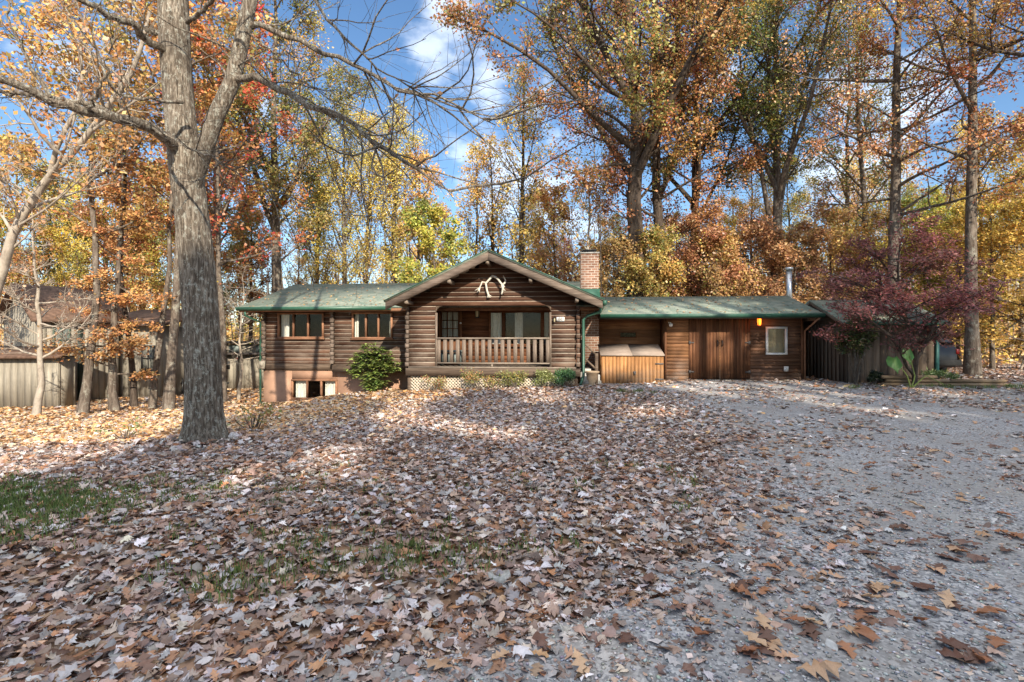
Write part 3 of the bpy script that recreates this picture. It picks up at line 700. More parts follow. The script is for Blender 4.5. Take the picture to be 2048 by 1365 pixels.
# house number plate
u0, z0 = A(1113, 643, VP-.05); u1, z1 = A(1129, 634.5, VP-.05)
pl = empty('house_number_sign', hw((u0+u1)/2, VP-.045, (z0+z1)/2), -TH, 'small white house number plate on the porch front', 'sign')
hw_, hh_ = (u1-u0)/2, (z1-z0)/2
g = G(); g.box(-hw_, hw_, -.012, .008, -hh_, hh_); g.build('plate', MT['white'], pl)
fc = bpy.data.curves.new('lettering', 'FONT'); fc.body = '88'; fc.size = .125; fc.align_x = 'CENTER'; fc.align_y = 'CENTER'; fc.extrude = .002; fc.materials.append(MT['black'])
fo = bpy.data.objects.new('lettering', fc); COL.objects.link(fo); fo.parent = pl; fo.location = (0, -.015, 0); fo.rotation_euler = (R(90), 0, 0)
bpy.context.view_layer.update(); fm = bpy.data.meshes.new_from_object(fo); f2 = bpy.data.objects.new('lettering', fm); COL.objects.link(f2); f2.parent = pl; f2.location = fo.location; f2.rotation_euler = fo.rotation_euler; bpy.data.objects.remove(fo); f2.name = 'lettering'
def lantern(name, u, v, z, s, label, lit=None, cat='lamp'):
    l = empty(name, hw(u, v, z), -TH, label, cat)
    g = G(); g.box(-.03*s, .03*s, .04*s, .09*s, -.06*s, .14*s); g.tube([(0, .05*s, .1*s), (0, 0, .16*s), (0, -.05*s, .13*s)], .012*s, 6)
    g.lathe([(0, .12*s), (.06*s, .085*s), (.075*s, .07*s), (.06*s, .065*s)], (0, -.05*s, 0), 8); g.lathe([(.045*s, -.13*s), (.05*s, -.11*s), (.0, -.11*s)], (0, -.05*s, 0), 8)
    for a in range(4): g.box(-.05*s*math.cos(a*1.57+.78)-.005, -.05*s*math.cos(a*1.57+.78)+.005, -.05*s-.05*s*math.sin(a*1.57+.78)-.005, -.05*s-.05*s*math.sin(a*1.57+.78)+.005, -.11*s, .07*s)
    g.build('lamp_body', MT['black'] if not lit else MT['hinge'], l)
    g = G(); g.lathe([(.035*s, -.105*s), (.048*s, -.02*s), (.045*s, .06*s)], (0, -.05*s, 0), 10)
    if lit:
        m = M('lit_amber_glass'); m.p.inputs['Emission Color'].default_value = (1, .17, .012, 1); m.p.inputs['Emission Strength'].default_value = lit; m.base((.8, .3, .05)); mm = m.m
    else: mm = plain('smoky_lamp_glass', (.4, .34, .2), .2, .6)
    g.build('lamp_glass', mm, l, True)
    return l
u, z = A(956, 625, VM); lantern('wall_lantern', u, VM-.1, z, 1.5, 'unlit black wall lantern beside the porch door')
u, z = A(1514.5, 642.5, VG); lam = lantern('wall_lamp', u, VG-.1, z, 1.25, 'lit amber wall lamp above the garage door', 2.2)
pd = bpy.data.lights.new('lamp_light', 'POINT'); pd.energy = 1.0; pd.color = (1, .35, .08); pd.shadow_soft_size = .05; po = bpy.data.objects.new('lamp_light', pd); COL.objects.link(po); po.parent = lam; po.location = (0, -.18, -.02)
u, z = A(1109, 640, VP-.04); l = lantern('oil_lantern', u, VP-.1, z, .62, 'small dark lantern hanging left of the number plate')
u, z = A(1339, 648, VG)
fl_ = empty('floodlight', hw(u, VG-.04, z), -TH, 'small round floodlight under the garage eave', 'lamp')
g = G(); g.lathe([(.0, -.01), (.05, -.01), (.05, .03), (0, .035)], (0, .0, .02), 12); g.tube([(0, 0, .02), (0, -.06, 0)], .014, 6); g.build('mount', MT['white'], fl_, True)
g = G(); g.tube([(0, -.05, .0), (0, -.09, -.02), (0, -.16, -.05)], [.025, .045, .06], 14); g.build('lamp_head', MT['white'], fl_, True)
# plaque on the bay wall
u0, z0 = A(1239, 676, VC-.02); u1, z1 = A(1273, 664, VC-.02)
pq = empty('wall_plaque', hw((u0+u1)/2, VC-.02, (z0+z1)/2), -TH, 'dark framed plaque on the bay wall above the storage box', 'plaque')
a_, b_ = (u1-u0)/2, (z1-z0)/2
g = G(); frame(g, -a_, a_, -b_, b_, -.01, .025, .015); g.build('frame', MT['log_dark'], pq)
g = G(); g.box(-a_+.02, a_-.02, -.012, .0, -b_+.02, b_-.02)
rr = random.Random(4)
for k in range(9):
    x = -a_+.05+k*(2*a_-.1)/8; g.prism([(x-.02, -.05+rr.random()*.03), (x+.02, -.06+rr.random()*.03), (x+.015+rr.random()*.02, .05), (x-.01, .03+rr.random()*.04)], 'y', -.022, -.011)
g.build('carving', MT['plaque'], pq)
# small fixings
o = G(); u, z = A(529, 730, VM); o.box(-.09, .09, -.1, .0, -.13, .13); o.box(-.06, .06, -.125, -.1, -.04, .09); o = o.build('meter_box', MT['greyboard']); o.location = hw(u, VM-.07, z); o.rotation_euler[2] = -TH; tag(o, 'small pale electric box at the left corner of the house', 'meter box')
o = G(); u, z = A(1571, 738, VG); o.box(-.06, .06, -.05, .0, -.075, .075); o.box(-.02, .02, -.06, -.05, -.04, -.01); o.box(-.02, .02, -.06, -.05, .01, .04); o = o.build('outlet_box', MT['white']); o.location = hw(u, VG-.015, z); o.rotation_euler[2] = -TH; tag(o, 'white outdoor socket box under the garage window', 'socket')
# bench on the porch
bn = empty('porch_bench', hw((hole[0]+Au(918, .8))/2, .95, ZF), -TH, 'grey bench behind the railing in front of the porch door', 'bench')
g = G(); g.box(-.34, .34, -.25, .25, .40, .47, .01); g.build('seat', MT['grey_plastic'], bn)
for sx in (-.32, .26): g = G(); g.box(sx, sx+.06, -.23, .23, 0, .397); g.build('leg', MT['grey_plastic'], bn)
g = G(); g.box(-.26, .26, -.2, -.17, .05, .39); g.build('front_panel', MT['grey_plastic'], bn)
# flower pot by the steps
po_ = empty('flower_pot', (*W(1184, 766, 14.45)[:2], gzf(*W(1184, 766, 14.45)[:2])), 0, 'tan clay urn standing at the foot of the porch steps', 'flower pot')
g = G(); g.lathe([(0, 0), (.1, 0), (.11, .04), (.08, .08), (.15, .22), (.17, .36), (.21, .38), (.21, .42), (.17, .42), (.15, .38), (0, .37)], (0, 0, 0), 18); g.build('pot', MT['terracotta'], po_, True)
g = G(); g.lathe([(.16, .385), (0, .40)], (0, 0, 0), 18); g.build('soil', MT['soil'], po_)

# ------------------------------------------------------------------ shed and carport at the right
SX, SY, SYAW = 9.55, 14.55, R(-4)
shed = empty('shed', (SX, SY, 0), SYAW, 'dark brown board shed with carport roof behind the purple maple', 'shed')
sw, sdp, zs = 2.32, 2.9, 2.02
def boards(g, a0, a1, z0, z1, fixed, axis, wd=.16, sgn=-1, gap=.006):
    n = max(1, int((a1-a0)/wd)); w_ = (a1-a0)/n
    for i in range(n):
        x = a0+i*w_; t0, t1 = sorted((fixed, fixed+sgn*(.02+.004*(i % 2))))
        if axis == 'x': g.box(x+gap/2, x+w_-gap/2, t0, t1, z0, z1)
        else: g.box(t0, t1, x+gap/2, x+w_-gap/2, z0, z1)
g = G(); g.box(0, sw, 0, .08, .1, zs); g.box(0, sw, sdp, sdp+.08, .1, zs); g.box(0, .08, .08, sdp, .1, zs); g.box(sw-.08, sw, .08, sdp, .1, zs); g.prism([(0, zs), (sdp+.08, zs), (sdp/2, zs+.62)], 'x', 0, .08); g.prism([(0, zs), (sdp+.08, zs), (sdp/2, zs+.62)], 'x', sw-.08, sw)
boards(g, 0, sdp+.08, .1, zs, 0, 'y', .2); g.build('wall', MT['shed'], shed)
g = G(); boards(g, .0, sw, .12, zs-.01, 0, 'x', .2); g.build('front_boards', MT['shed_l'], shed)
g = G(); zr_ = zs+.70
for a, b in (((-.42, zs-.04), (sdp/2, zr_)), ((sdp+.5, zs-.04), (sdp/2, zr_))):
    P = [a, b, (b[0], b[1]+.06), (a[0], a[1]+.06)]; g.prism(P if a[0] < b[0] else P[::-1], 'x', -.35, sw+.1)
g.build('roof', MT['roof'], shed)
g = G(); g.prism([(-.42, zs-.12), (sdp/2, zr_-.1), (sdp/2, zr_-.002), (-.42, zs-.042)], 'x', -.35, -.32); g.prism([(sdp+.5, zs-.12), (sdp+.5, zs-.042), (sdp/2, zr_-.002), (sdp/2, zr_-.1)], 'x', -.35, -.32); g.build('rake_board', MT['shed'], shed)
g = G(); g.box(-.35, sw+.1, -.5, -.42, zs-.08, zs+.01); g.build('gutter', MT['green_metal'], shed)
g = G(); g.box(.55, 1.25, -.05, -.025, .62, .80); 
for x in (.5, 1.0, 1.3): g.box(x, x+.04, -.06, -.03, .9, 1.0)
# carport lean-to
g = G(); g.prism([(sw+.11, zs+.2), (sw+.95, zs-.30), (sw+.95, zs-.25), (sw+.11, zs+.25)], 'y', .9, 4.2); g.build('carport_roof', MT['roof'], shed)
g = G(); g.prism([(sw+.11, zs+.08), (sw+.95, zs-.42), (sw+.95, zs-.31), (sw+.11, zs+.19)], 'y', .9, .95); g.build('carport_fascia', MT['shed'], shed)
g = G(); g.box(sw+.8, sw+.87, 3.9, 3.97, 0, zs-.25); g.build('post', MT['shed'], shed)
g = G(); g.box(sw+.0, sw+.08, -.08, -.0, .1, zs-.09); g.build('corner_post', plain('teal_green_paint', (.03, .11, .10), .5, .4), shed)
# car under the carport
cr = empty('parked_car', (13.0, 15.9, gzf(13.0, 15.9)), R(-3), 'dark parked car with a red tail light beside the shed', 'car')
g = G()
sec = [(0, .38, .95, .82, .9), (.06, .33, 1.0, .86, .98), (1.1, .30, 1.02, .88, 1.0), (3.4, .30, 1.02, .88, 1.0), (4.4, .32, .92, .84, .9)]
def ring(y, z0, z1, w0): return [(-w0+.06, y, z0), (-w0, y, z0+.12), (-w0, y, z1-.12), (-w0+.08, y, z1), (w0-.08, y, z1), (w0, y, z1-.12), (w0, y, z0+.12), (w0-.06, y, z0)]
def loft(g, rings):
    k = len(rings[0]); P = [p for r_ in rings for p in r_]; n = len(rings)
    g.add(P, [(i*k+j, i*k+(j+1) % k, (i+1)*k+(j+1) % k, (i+1)*k+j) for i in range(n-1) for j in range(k)] + [tuple(range(k))[::-1], tuple(range((n-1)*k, n*k))])
loft(g, [ring(0, .4, .98, .78), ring(.08, .34, 1.04, .85), ring(1.2, .3, 1.05, .88), ring(3.3, .3, 1.04, .88), ring(4.3, .34, .9, .84), ring(4.5, .42, .82, .74)])
loft(g, [ring(.14, 1.0, 1.12, .80), ring(.45, 1.0, 1.58, .70), ring(.8, 1.0, 1.66, .68), ring(2.4, 1.0, 1.66, .68), ring(3.3, 1.0, 1.1, .8)])
body = g.build('body', MT['carpaint'], cr)
g = G(); g.add([(-.66, .12, 1.14), (.66, .12, 1.14), (.58, .40, 1.53), (-.58, .40, 1.53)], np.array([(0, 1, 2, 3)])); g.build('rear_window', plain('tinted_glass', (.02, .022, .025), .3, .4), cr)
for s in (-1, 1):
    g = G(); g.box(min(s*.76, s*.852), max(s*.76, s*.852), -.012, .12, .76, .92, .01); g.build('tail_light', MT['red_lens'], cr)
g = G(); g.box(-.86, .86, -.09, .1, .4, .58, .02); g.build('bumper', MT['tyre'], cr)
g = G(); g.box(-.25, .25, -.012, .0, .68, .82); g.build('plate_recess', MT['hinge'], cr)
for s in (-1, 1):
    for y in (.85, 3.5):
        g = G(); t = [(s*.9-.0, y, .32), (s*.9-s*.2, y, .32)]; g.tube(t, .32, 18); wh = g.build('wheel', MT['tyre'], cr)
        g = G(); g.tube([(s*.905, y, .32), (s*.86, y, .32)], .19, 14); g.build('rim', MT['steel'], wh)

# ------------------------------------------------------------------ neighbour's buildings on the left
nb_ = empty('grey_house', (-15.9, 17.2, -.62), R(60), 'grey board house with pale gable and brown roof at the far left', 'house')
g = G(); L_, D_, h_ = 2.3, 3.1, 2.95
boards(g, 0, L_, 0, h_, .0, 'x', .2); g.box(0, L_, .0, .1, 0, h_); g.box(0, .1, .1, D_, 0, h_); g.box(0, L_, D_, D_+.1, 0, h_); g.box(L_-.1, L_, .1, D_, 0, h_)
g.prism([(-.0, h_), (D_, h_), (D_*.5, h_+1.08)], 'x', .0, .1); n_ = 15
for i in range(n_):                                        # gable boards run up to the slope
    y0_ = D_*i/n_; y1_ = D_*(i+1)/n_; zt = lambda y: h_ + 1.06*(1-abs(2*y/D_-1)); g.prism([(y0_+.004, 0), (y1_-.004, 0), (y1_-.004, zt(y1_)), (y0_+.004, zt(y0_))], 'x', -.022-.004*(i % 2), -.001)
g.build('wall', MT['greyboard'], nb_)
g = G(); g.prism([(-.3, h_-.2), (D_*.5, h_+1.1), (D_*.5, h_+1.18), (-.3, h_-.12)], 'x', -.28, L_+.3); g.prism([(D_+.3, h_-.2), (D_+.3, h_-.12), (D_*.5, h_+1.18), (D_*.5, h_+1.1)], 'x', -.28, L_+.3); g.build('roof', MT['brown_roof'], nb_)
g = G(); frame(g, .36, .84, 1.7, 2.62, -.03, .05, .03, (.5,), (.5,), .03); wi = g.build('window', plain('dark_green_trim', (.06, .09, .07), .6), nb_)
g = G(); g.add([(.39, -.028, 1.73), (.81, -.028, 1.73), (.81, -.028, 2.59), (.39, -.028, 2.59)], np.array([(0, 1, 2, 3)])); g.build('pane', MT['grey_plastic'], wi)
g = G(); g.box(1.05, 1.2, -.05, -.024, 0, h_-.1); g.build('corner_board', plain('black_green_trim', (.02, .03, .025), .6), nb_)
lt = empty('lean_to_shed', (W(118, 0, 16.2).x, 16.2, -.6), R(4), 'low grey lean-to with a brown roof edge in front of the grey house', 'shed')
g = G(); boards(g, -4.5, 0, 0, 1.58, 0, 'x', .2); g.box(-4.5, 0, .0, .08, 0, 1.58); g.box(-.1, 0, .08, .6, 0, 1.58); g.box(-4.5, 0, .6, .68, 0, 1.62); g.build('wall', MT['greyboard'], lt)
g = G(); g.prism([(-.28, 1.55), (.9, 1.86), (.9, 1.93), (-.28, 1.62)], 'x', -4.7, .15); g.build('roof', MT['brown_roof'], lt)
xa, xb = W(172, 0, 19.6).x, W(326, 0, 19.6).x
n2 = empty('grey_annex', (xa, 19.6, -.66), R(-2), 'low grey board annex with green corner trim behind the orange beech', 'building')
g = G(); L2 = xb-xa; h2 = 2.75
boards(g, 0, L2, 0, h2, 0, 'x', .2); g.box(0, L2, 0, .1, 0, h2); g.box(0, .1, .1, 3, 0, h2); g.box(L2-.1, L2, .1, 3, 0, h2); g.box(0, L2, 3, 3.1, 0, h2); g.build('wall', MT['greyboard'], n2)
g = G(); g.prism([(-.4, h2-.03), (3.4, h2+.75), (3.4, h2+.83), (-.4, h2+.05)], 'x', -.4, L2+.4); g.build('roof', MT['brown_roof'], n2)
g = G(); g.box(-.02, .16, -.05, -.025, 0, h2); g.build('corner_board', plain('mid_green_trim', (.10, .15, .11), .6), n2)
g = G(); g.box(-.03, L2+.03, -.03, .0, -.25, .0); g.build('foundation', MT['stucco'], n2)
g = G(); frame(g, L2-.75, L2-.2, 1.0, 2.0, -.03, .06, .03, (.5,), (.5,), .03); wi = g.build('window', MT['black'], n2)
g = G(); g.box(L2-.72, L2-.23, -.027, -.022, 1.03, 1.97); g.build('pane', MT['glass'], wi)
xa, xb = W(436, 0, 23.5).x, W(548, 0, 23.5).x
n3 = empty('grey_outbuilding', (xa, 23.5, gzf(-12.5, 23.5)), R(2), 'grey flat roofed outbuilding seen between the big tree and the house', 'building')
g = G(); L3 = xb-xa; boards(g, 0, L3, 0, 1.55, 0, 'x', .22); g.box(0, L3, 0, .1, 0, 1.55); g.box(0, L3, .5, .6, 1.5, 2.05); g.box(0, .1, .1, 3, 0, 1.6); g.box(L3-.1, L3, .1, 3, 0, 1.6); g.build('wall', MT['greyboard'], n3)
g = G(); g.box(-.2, L3+.2, -.35, .55, 1.56, 1.66); g.box(-.2, L3+.2, .3, 3.4, 2.06, 2.2); g.build('roof', plain('dark_roof_edge', (.06, .05, .045), .8), n3)
for x in (.25, 1.5): 
    g = G(); g.box(x, x+.6, .46, .5, 1.68, 2.0); g.build('window', MT['grey_plastic'], n3)
g = G(); g.box(.18, .55, -.03, .0, .9, 1.3); g.build('window', MT['black'], n3)
fe = empty('picket_fence', (W(318, 0, 20.6).x, 20.6, gzf(-13.5, 20.6)), 0, 'low dark picket fence behind the big tree', 'fence')
g = G()
for i in range(24): g.prism([(i*.115, .05), (i*.115+.06, .05), (i*.115+.06, .62), (i*.115+.03, .68), (i*.115, .62)], 'y', -.02, .0)
g.build('pickets', MT['black'], fe)
g = G(); g.box(-.05, 2.8, .0, .04, .15, .21); g.box(-.05, 2.8, .0, .04, .46, .52); g.build('rails', MT['black'], fe)

# ------------------------------------------------------------------ trees
def cols(n, pal, rs, jit=.12, idx=None, cj=.06):
    pal = np.array(pal, float)*1.15
    i = rs.integers(0, len(pal), n) if idx is None else idx % len(pal)
    return np.clip(pal[i]*(1+jit*rs.standard_normal((n, 1))) * (1+cj*rs.standard_normal((n, 3))), .004, .9)
def leaves(g, P, size, col, rs, up=.5, asp=.62, droop=0., fold=.18):
    n = len(P); nrm = unit(rs.standard_normal((n, 3)) + np.array([.25, -.8, up*1.7]))
    d = unit(np.cross(nrm, rs.standard_normal((n, 3)))); d[:, 2] -= droop; d = unit(d); s = unit(np.cross(nrm, d)); nrm = np.cross(s, d)
    L = (size*(.7+.6*rs.random(n)))[:, None]; w_ = L*asp*.5
    v = np.stack([P, P+d*L*.45+s*w_+nrm*L*fold*.5, P+d*L, P+d*L*.45-s*w_+nrm*L*fold*.5], 1)
    f = np.arange(n*4).reshape(n, 4)
    g.add(v.reshape(-1, 3), f, np.repeat(col, 4, 0))
def grow(st, dr, ln, n, wander, trop, rs):
    N = len(st); P = np.zeros((N, n+1, 3)); P[:, 0] = st; d = unit(dr)
    for i in range(n):
        d = unit(d + wander*rs.standard_normal((N, 3)) + np.array([0, 0, trop])); P[:, i+1] = P[:, i] + d*(ln/n)[:, None]
    return P
def at(P, t):                                              # point and tangent on polylines P (N,m,3) at t (N,)
    m = P.shape[1]-1; x = np.clip(t, 0, .999)*m; i = x.astype(int); f = (x-i)[:, None]; r = np.arange(len(P))
    return P[r, i]*(1-f) + P[r, i+1]*f, unit(P[r, i+1]-P[r, i])
def side_dirs(tan, ang, rs, flat=0.0, hz=None):
    a = unit(np.cross(tan, rs.standard_normal(tan.shape)))
    if flat: a[:, 2] *= (1-flat); a = unit(a)
    return unit(tan*np.cos(ang)[:, None] + a*np.sin(ang)[:, None])
def resample(pts, n):
    pts = np.asarray(pts, float); d = np.concatenate([[0], np.cumsum(np.linalg.norm(np.diff(pts, axis=0), axis=1))]); t = np.linspace(0, d[-1], n+1)
    return np.stack([np.interp(t, d, pts[:, i]) for i in range(3)], 1)
def tree_geo(seed, H=15, r=.2, f0=.35, n1=16, a1=50, len1=.28, shape='oval', n2=7, n3=5, nl=9000, ls=.17, sig=.22, pal=((.4, .2, .06),), flat=0.0, wander=.10, trop=.05,
             lean=(0, 0), bend=.02, top=1.0, trunk=None, trad=None, limbs=(), up=.5, k0=8, r3=.006, asp=.62, leaf_lo=.0, hang=0.0, zsplit=None, flare=.35, len2=.42, len3=.4, forks=0, lzone=None):
    sig = sig*.62
    rs = np.random.default_rng(seed); wo = G(); lf = G()
    if trunk is None:
        n = 14; t = np.linspace(0, 1, n); wx = np.cumsum(rs.standard_normal(n))*bend*H/n*2; wy = np.cumsum(rs.standard_normal(n))*bend*H/n*2
        tp = np.stack([wx-wx[0]+lean[0]*t*H, wy-wy[0]+lean[1]*t*H, t*H], 1); tr = r*(1-.88*t)*(1+flare*np.exp(-t*H/.35))
    else:
        tp = np.asarray(trunk, float); tr = np.asarray(trad, float)
    tp0 = tp.copy(); tp0[0, 2] -= .25
    tubes(wo, tp0[None], tr[None], k0)
    if forks:                                             # the leader divides into several rising limbs
        ff = rs.uniform(.32, .5, forks); fp, _ = at(np.repeat(tp[None], forks, 0), ff); fa = np.arange(forks)*6.283/forks + rs.random(forks)*.8; fe = R(58)+.14*rs.standard_normal(forks)
        FB = grow(fp, np.stack([np.cos(fa)*np.cos(fe), np.sin(fa)*np.cos(fe), np.sin(fe)], 1), H*rs.uniform(.36, .5, forks), 7, .09, .03, rs)
        limbs = list(limbs) + [(FB[i], r*rs.uniform(.36, .52)) for i in range(forks)]
    # first order branches
    t = f0 + (1-f0)*(np.arange(n1)+rs.random(n1)*.8)/n1*.98
    p, tan = at(np.repeat(tp[None], n1, 0), t); az = np.arange(n1)*2.399 + rs.random(n1)*.7
    el = R(a1) * (1 if shape != 'cone' else 1) + .22*rs.standard_normal(n1)
    q = (t-f0)/(1-f0)
    pr = {'oval': np.sqrt(np.clip(1-(2*q*.85-.62)**2, .1, 1)), 'cone': 1.05-q, 'vase': .55+.6*q-.65*q**3, 'flat': .9-.3*q}[shape]
    dr = np.stack([np.cos(az)*np.cos(el), np.sin(az)*np.cos(el), np.sin(el)], 1)
    rt = np.interp(t, np.linspace(0, 1, len(tr)), tr)
    L1 = H*len1*pr*(.75+.5*rs.random(n1)); B1 = grow(p, dr, L1, 7, wander, trop, rs); R1 = np.minimum(rt*.6, .012+L1*.014)
    if limbs:
        LB = np.stack([resample(l[0], 7) for l in limbs]); B1 = np.concatenate([LB, B1]); R1 = np.concatenate([[l[1] for l in limbs], R1]); L1 = np.concatenate([[np.linalg.norm(np.diff(x, axis=0), axis=1).sum() for x in LB], L1])
    n1 = len(B1); s7 = np.linspace(1, .22, 8)
    tubes(wo, B1, R1[:, None]*s7[None], 6)
    b2 = np.repeat(np.arange(n1), np.round(n2*np.clip(L1/np.median(L1), .6, 2.6)).astype(int)); t2 = .22 + .78*rs.random(len(b2)); p2, tan2 = at(B1[b2], t2)
    L2 = np.minimum(L1[b2], 1.5*np.median(L1))*len2*(1.15-.6*t2)*(.6+.7*rs.random(len(b2))); B2 = grow(p2, side_dirs(tan2, R(48)+.2*rs.standard_normal(len(b2)), rs, flat), L2, 4, wander*1.2, trop*(1-flat)-hang, rs)
    R2 = np.minimum(R1[b2]*np.interp(t2, [0, 1], [1, .22])*.65, .006+L2*.011); tubes(wo, B2, np.maximum(R2, .005)[:, None]*np.linspace(1, .3, 5)[None], 4)
    src = B2; sb = b2
    if n3:
        b3 = np.repeat(np.arange(len(B2)), n3); t3 = .2+.8*rs.random(len(b3)); p3, tan3 = at(B2[b3], t3)
        L3 = np.maximum(L2[b3]*len3*(.6+.8*rs.random(len(b3))), .18); B3 = grow(p3, side_dirs(tan3, R(45)+.25*rs.standard_normal(len(b3)), rs, flat), L3, 3, wander*1.3, trop*(1-flat)-hang, rs)
        tubes(wo, B3, np.maximum(R2[b3]*.5, r3)[:, None]*np.linspace(1, .4, 4)[None], 3)
        src = B3; sb = b2[b3]
    if nl:
        i = rs.integers(0, len(src), nl); P, _ = at(src[i], leaf_lo+(1-leaf_lo)*rs.random(nl)); P = P + sig*rs.standard_normal((nl, 3))*np.array([1, 1, 1-.6*flat])
        keep = P[:, 2] > .3
        if lzone is not None: keep &= lzone(P)
        P = P[keep]; i = i[keep]
        clump = (np.sin(sb[i]*12.9898)*43758.5) % 1.0
        zone = (clump*len(pal)).astype(int); mixr = rs.random(len(P)) < .55
        idx = np.where(mixr, zone, rs.integers(0, len(pal), len(P)))
        tone = (.72+.55*((np.sin(sb[i]*78.233)*43758.5) % 1.0))[:, None]; leaves(lf, P, ls, np.clip(cols(len(P), pal, rs, .12, idx)*tone, 0, .85), rs, up, asp)
    return wo, lf
def tree(name, label, loc, wo, lf, bark_='bark', rz=0.0, cat='tree', group=None, leafm='leaf', scale=1.0):
    t = empty(name, loc, rz, label, cat, group); t.scale = (scale,)*3
    wo.build('trunk', MT[bark_], t, True)
    if lf is not None and lf.n: lf.build('crown', MT[leafm], t)
    return t
ORANGE = ((.48, .21, .06), (.55, .28, .09), (.40, .16, .05), (.58, .37, .12), (.42, .25, .08))
ORANGE2 = ((.52, .28, .09), (.58, .35, .12), (.44, .22, .08), (.62, .42, .15), (.36, .30, .09))
YELLOW = ((.60, .40, .09), (.66, .47, .12), (.50, .33, .08), (.40, .34, .09), (.62, .36, .09))
GREENY = ((.16, .18, .045), (.26, .25, .06), (.38, .32, .08), (.20, .21, .05), (.46, .30, .08))
GREENOAK = ((.14, .17, .045), (.22, .24, .06), (.34, .31, .08), (.44, .29, .08), (.18, .20, .05), (.40, .22, .07))
OAKMIX = ((.44, .21, .065), (.36, .17, .06), (.52, .30, .09), (.20, .21, .06), (.30, .27, .075), (.48, .27, .08), (.25, .25, .07))
BROWN = ((.36, .20, .09), (.46, .27, .12), (.28, .145, .065), (.52, .34, .15), (.40, .21, .085))
RED = ((.48, .09, .03), (.55, .16, .05), (.40, .07, .03))
PURPLE = ((.26, .085, .08), (.33, .10, .08), (.20, .08, .085), (.40, .18, .14), (.27, .10, .105))
YGREEN = ((.38, .36, .06), (.30, .32, .06), (.50, .42, .08), (.22, .26, .05), (.55, .38, .08))
def base(px, d): x = (px-1024)/F*d; return (x, d, gzf(x, d))

# 1. the big tree on the lawn
def LW(pts, o):                                            # photo points with distance -> local coordinates of a tree at o
    return [tuple(W(a, b, d) - Vector(o)) for a, b, d in pts]
mo = (*W(410, 887, 7.0)[:2], gzf(*W(410, 887, 7.0)[:2]))
ctr = [(411, 905, 7), (411, 885, 7), (409, 860, 7), (408, 820, 7), (407, 760, 7), (405, 700, 7), (401, 620, 7), (395, 540, 7), (388, 470, 7), (380, 400, 7), (372, 340, 7), (364, 270, 7), (357, 190, 7.02), (350, 100, 7.04), (346, 0, 7.06), (340, -150, 7.1), (352, -330, 7.15), (345, -520, 7.2), (360, -720, 7.2), (352, -900, 7.2), (356, -1150, 7.2), (350, -1400, 7.2)]
rpx = [58, 52, 46, 41, 39, 39, 38, 38, 37, 36, 36, 34, 33, 33, 33, 31, 28, 25, 21, 17, 11, 5]
tk = resample([W(*c) - Vector(mo) for c in ctr], 150)
tl = np.concatenate([[0], np.cumsum(np.linalg.norm(np.diff([W(*c) for c in ctr], axis=0), axis=1))])
tr_ = np.interp(np.linspace(0, tl[-1], 151), tl, np.array(rpx)/F*7)*.82
wo = G(); K = 110
th_ = np.arange(K)*2*np.pi/K
zz = tk[:, 2:3]
rid = (.5*np.sin(th_[None]*13+1.2*np.sin(zz*2.1)+.8*np.sin(zz*5.3)) + .5*np.sin(th_[None]*31+1.6*np.sin(zz*3.3+1)) + .35*np.sin(th_[None]*5+zz*1.7))
fl = 1 + (.10 + .20*np.maximum(0, np.cos(th_[None]*5+.6+.5*np.sin(th_[None]*2)))**2)*np.exp(-np.maximum(zz, 0)/.15) + .03*rid*np.clip(1.3-zz/9, .3, 1)
V = tk[:, None, :] + np.stack([tr_[:, None]*fl*np.cos(th_)[None], tr_[:, None]*fl*np.sin(th_)[None], np.zeros_like(fl)], -1)
i_ = np.arange(150)[:, None]; j_ = np.arange(K)[None]
wo.add(V.reshape(-1, 3), np.stack([i_*K+j_, i_*K+(j_+1) % K, (i_+1)*K+(j_+1) % K, (i_+1)*K+j_], -1).reshape(-1, 4))
def limb(g, pts, r0, r1, k=9, wob=.012, seed=0):
    rs = np.random.default_rng(seed); P = resample(LW(pts, mo), 18); P[1:] += wob*rs.standard_normal(P[1:].shape); g.tube(P, np.linspace(r0*.74, r1*.75, 19), k, False); return P
LB = []
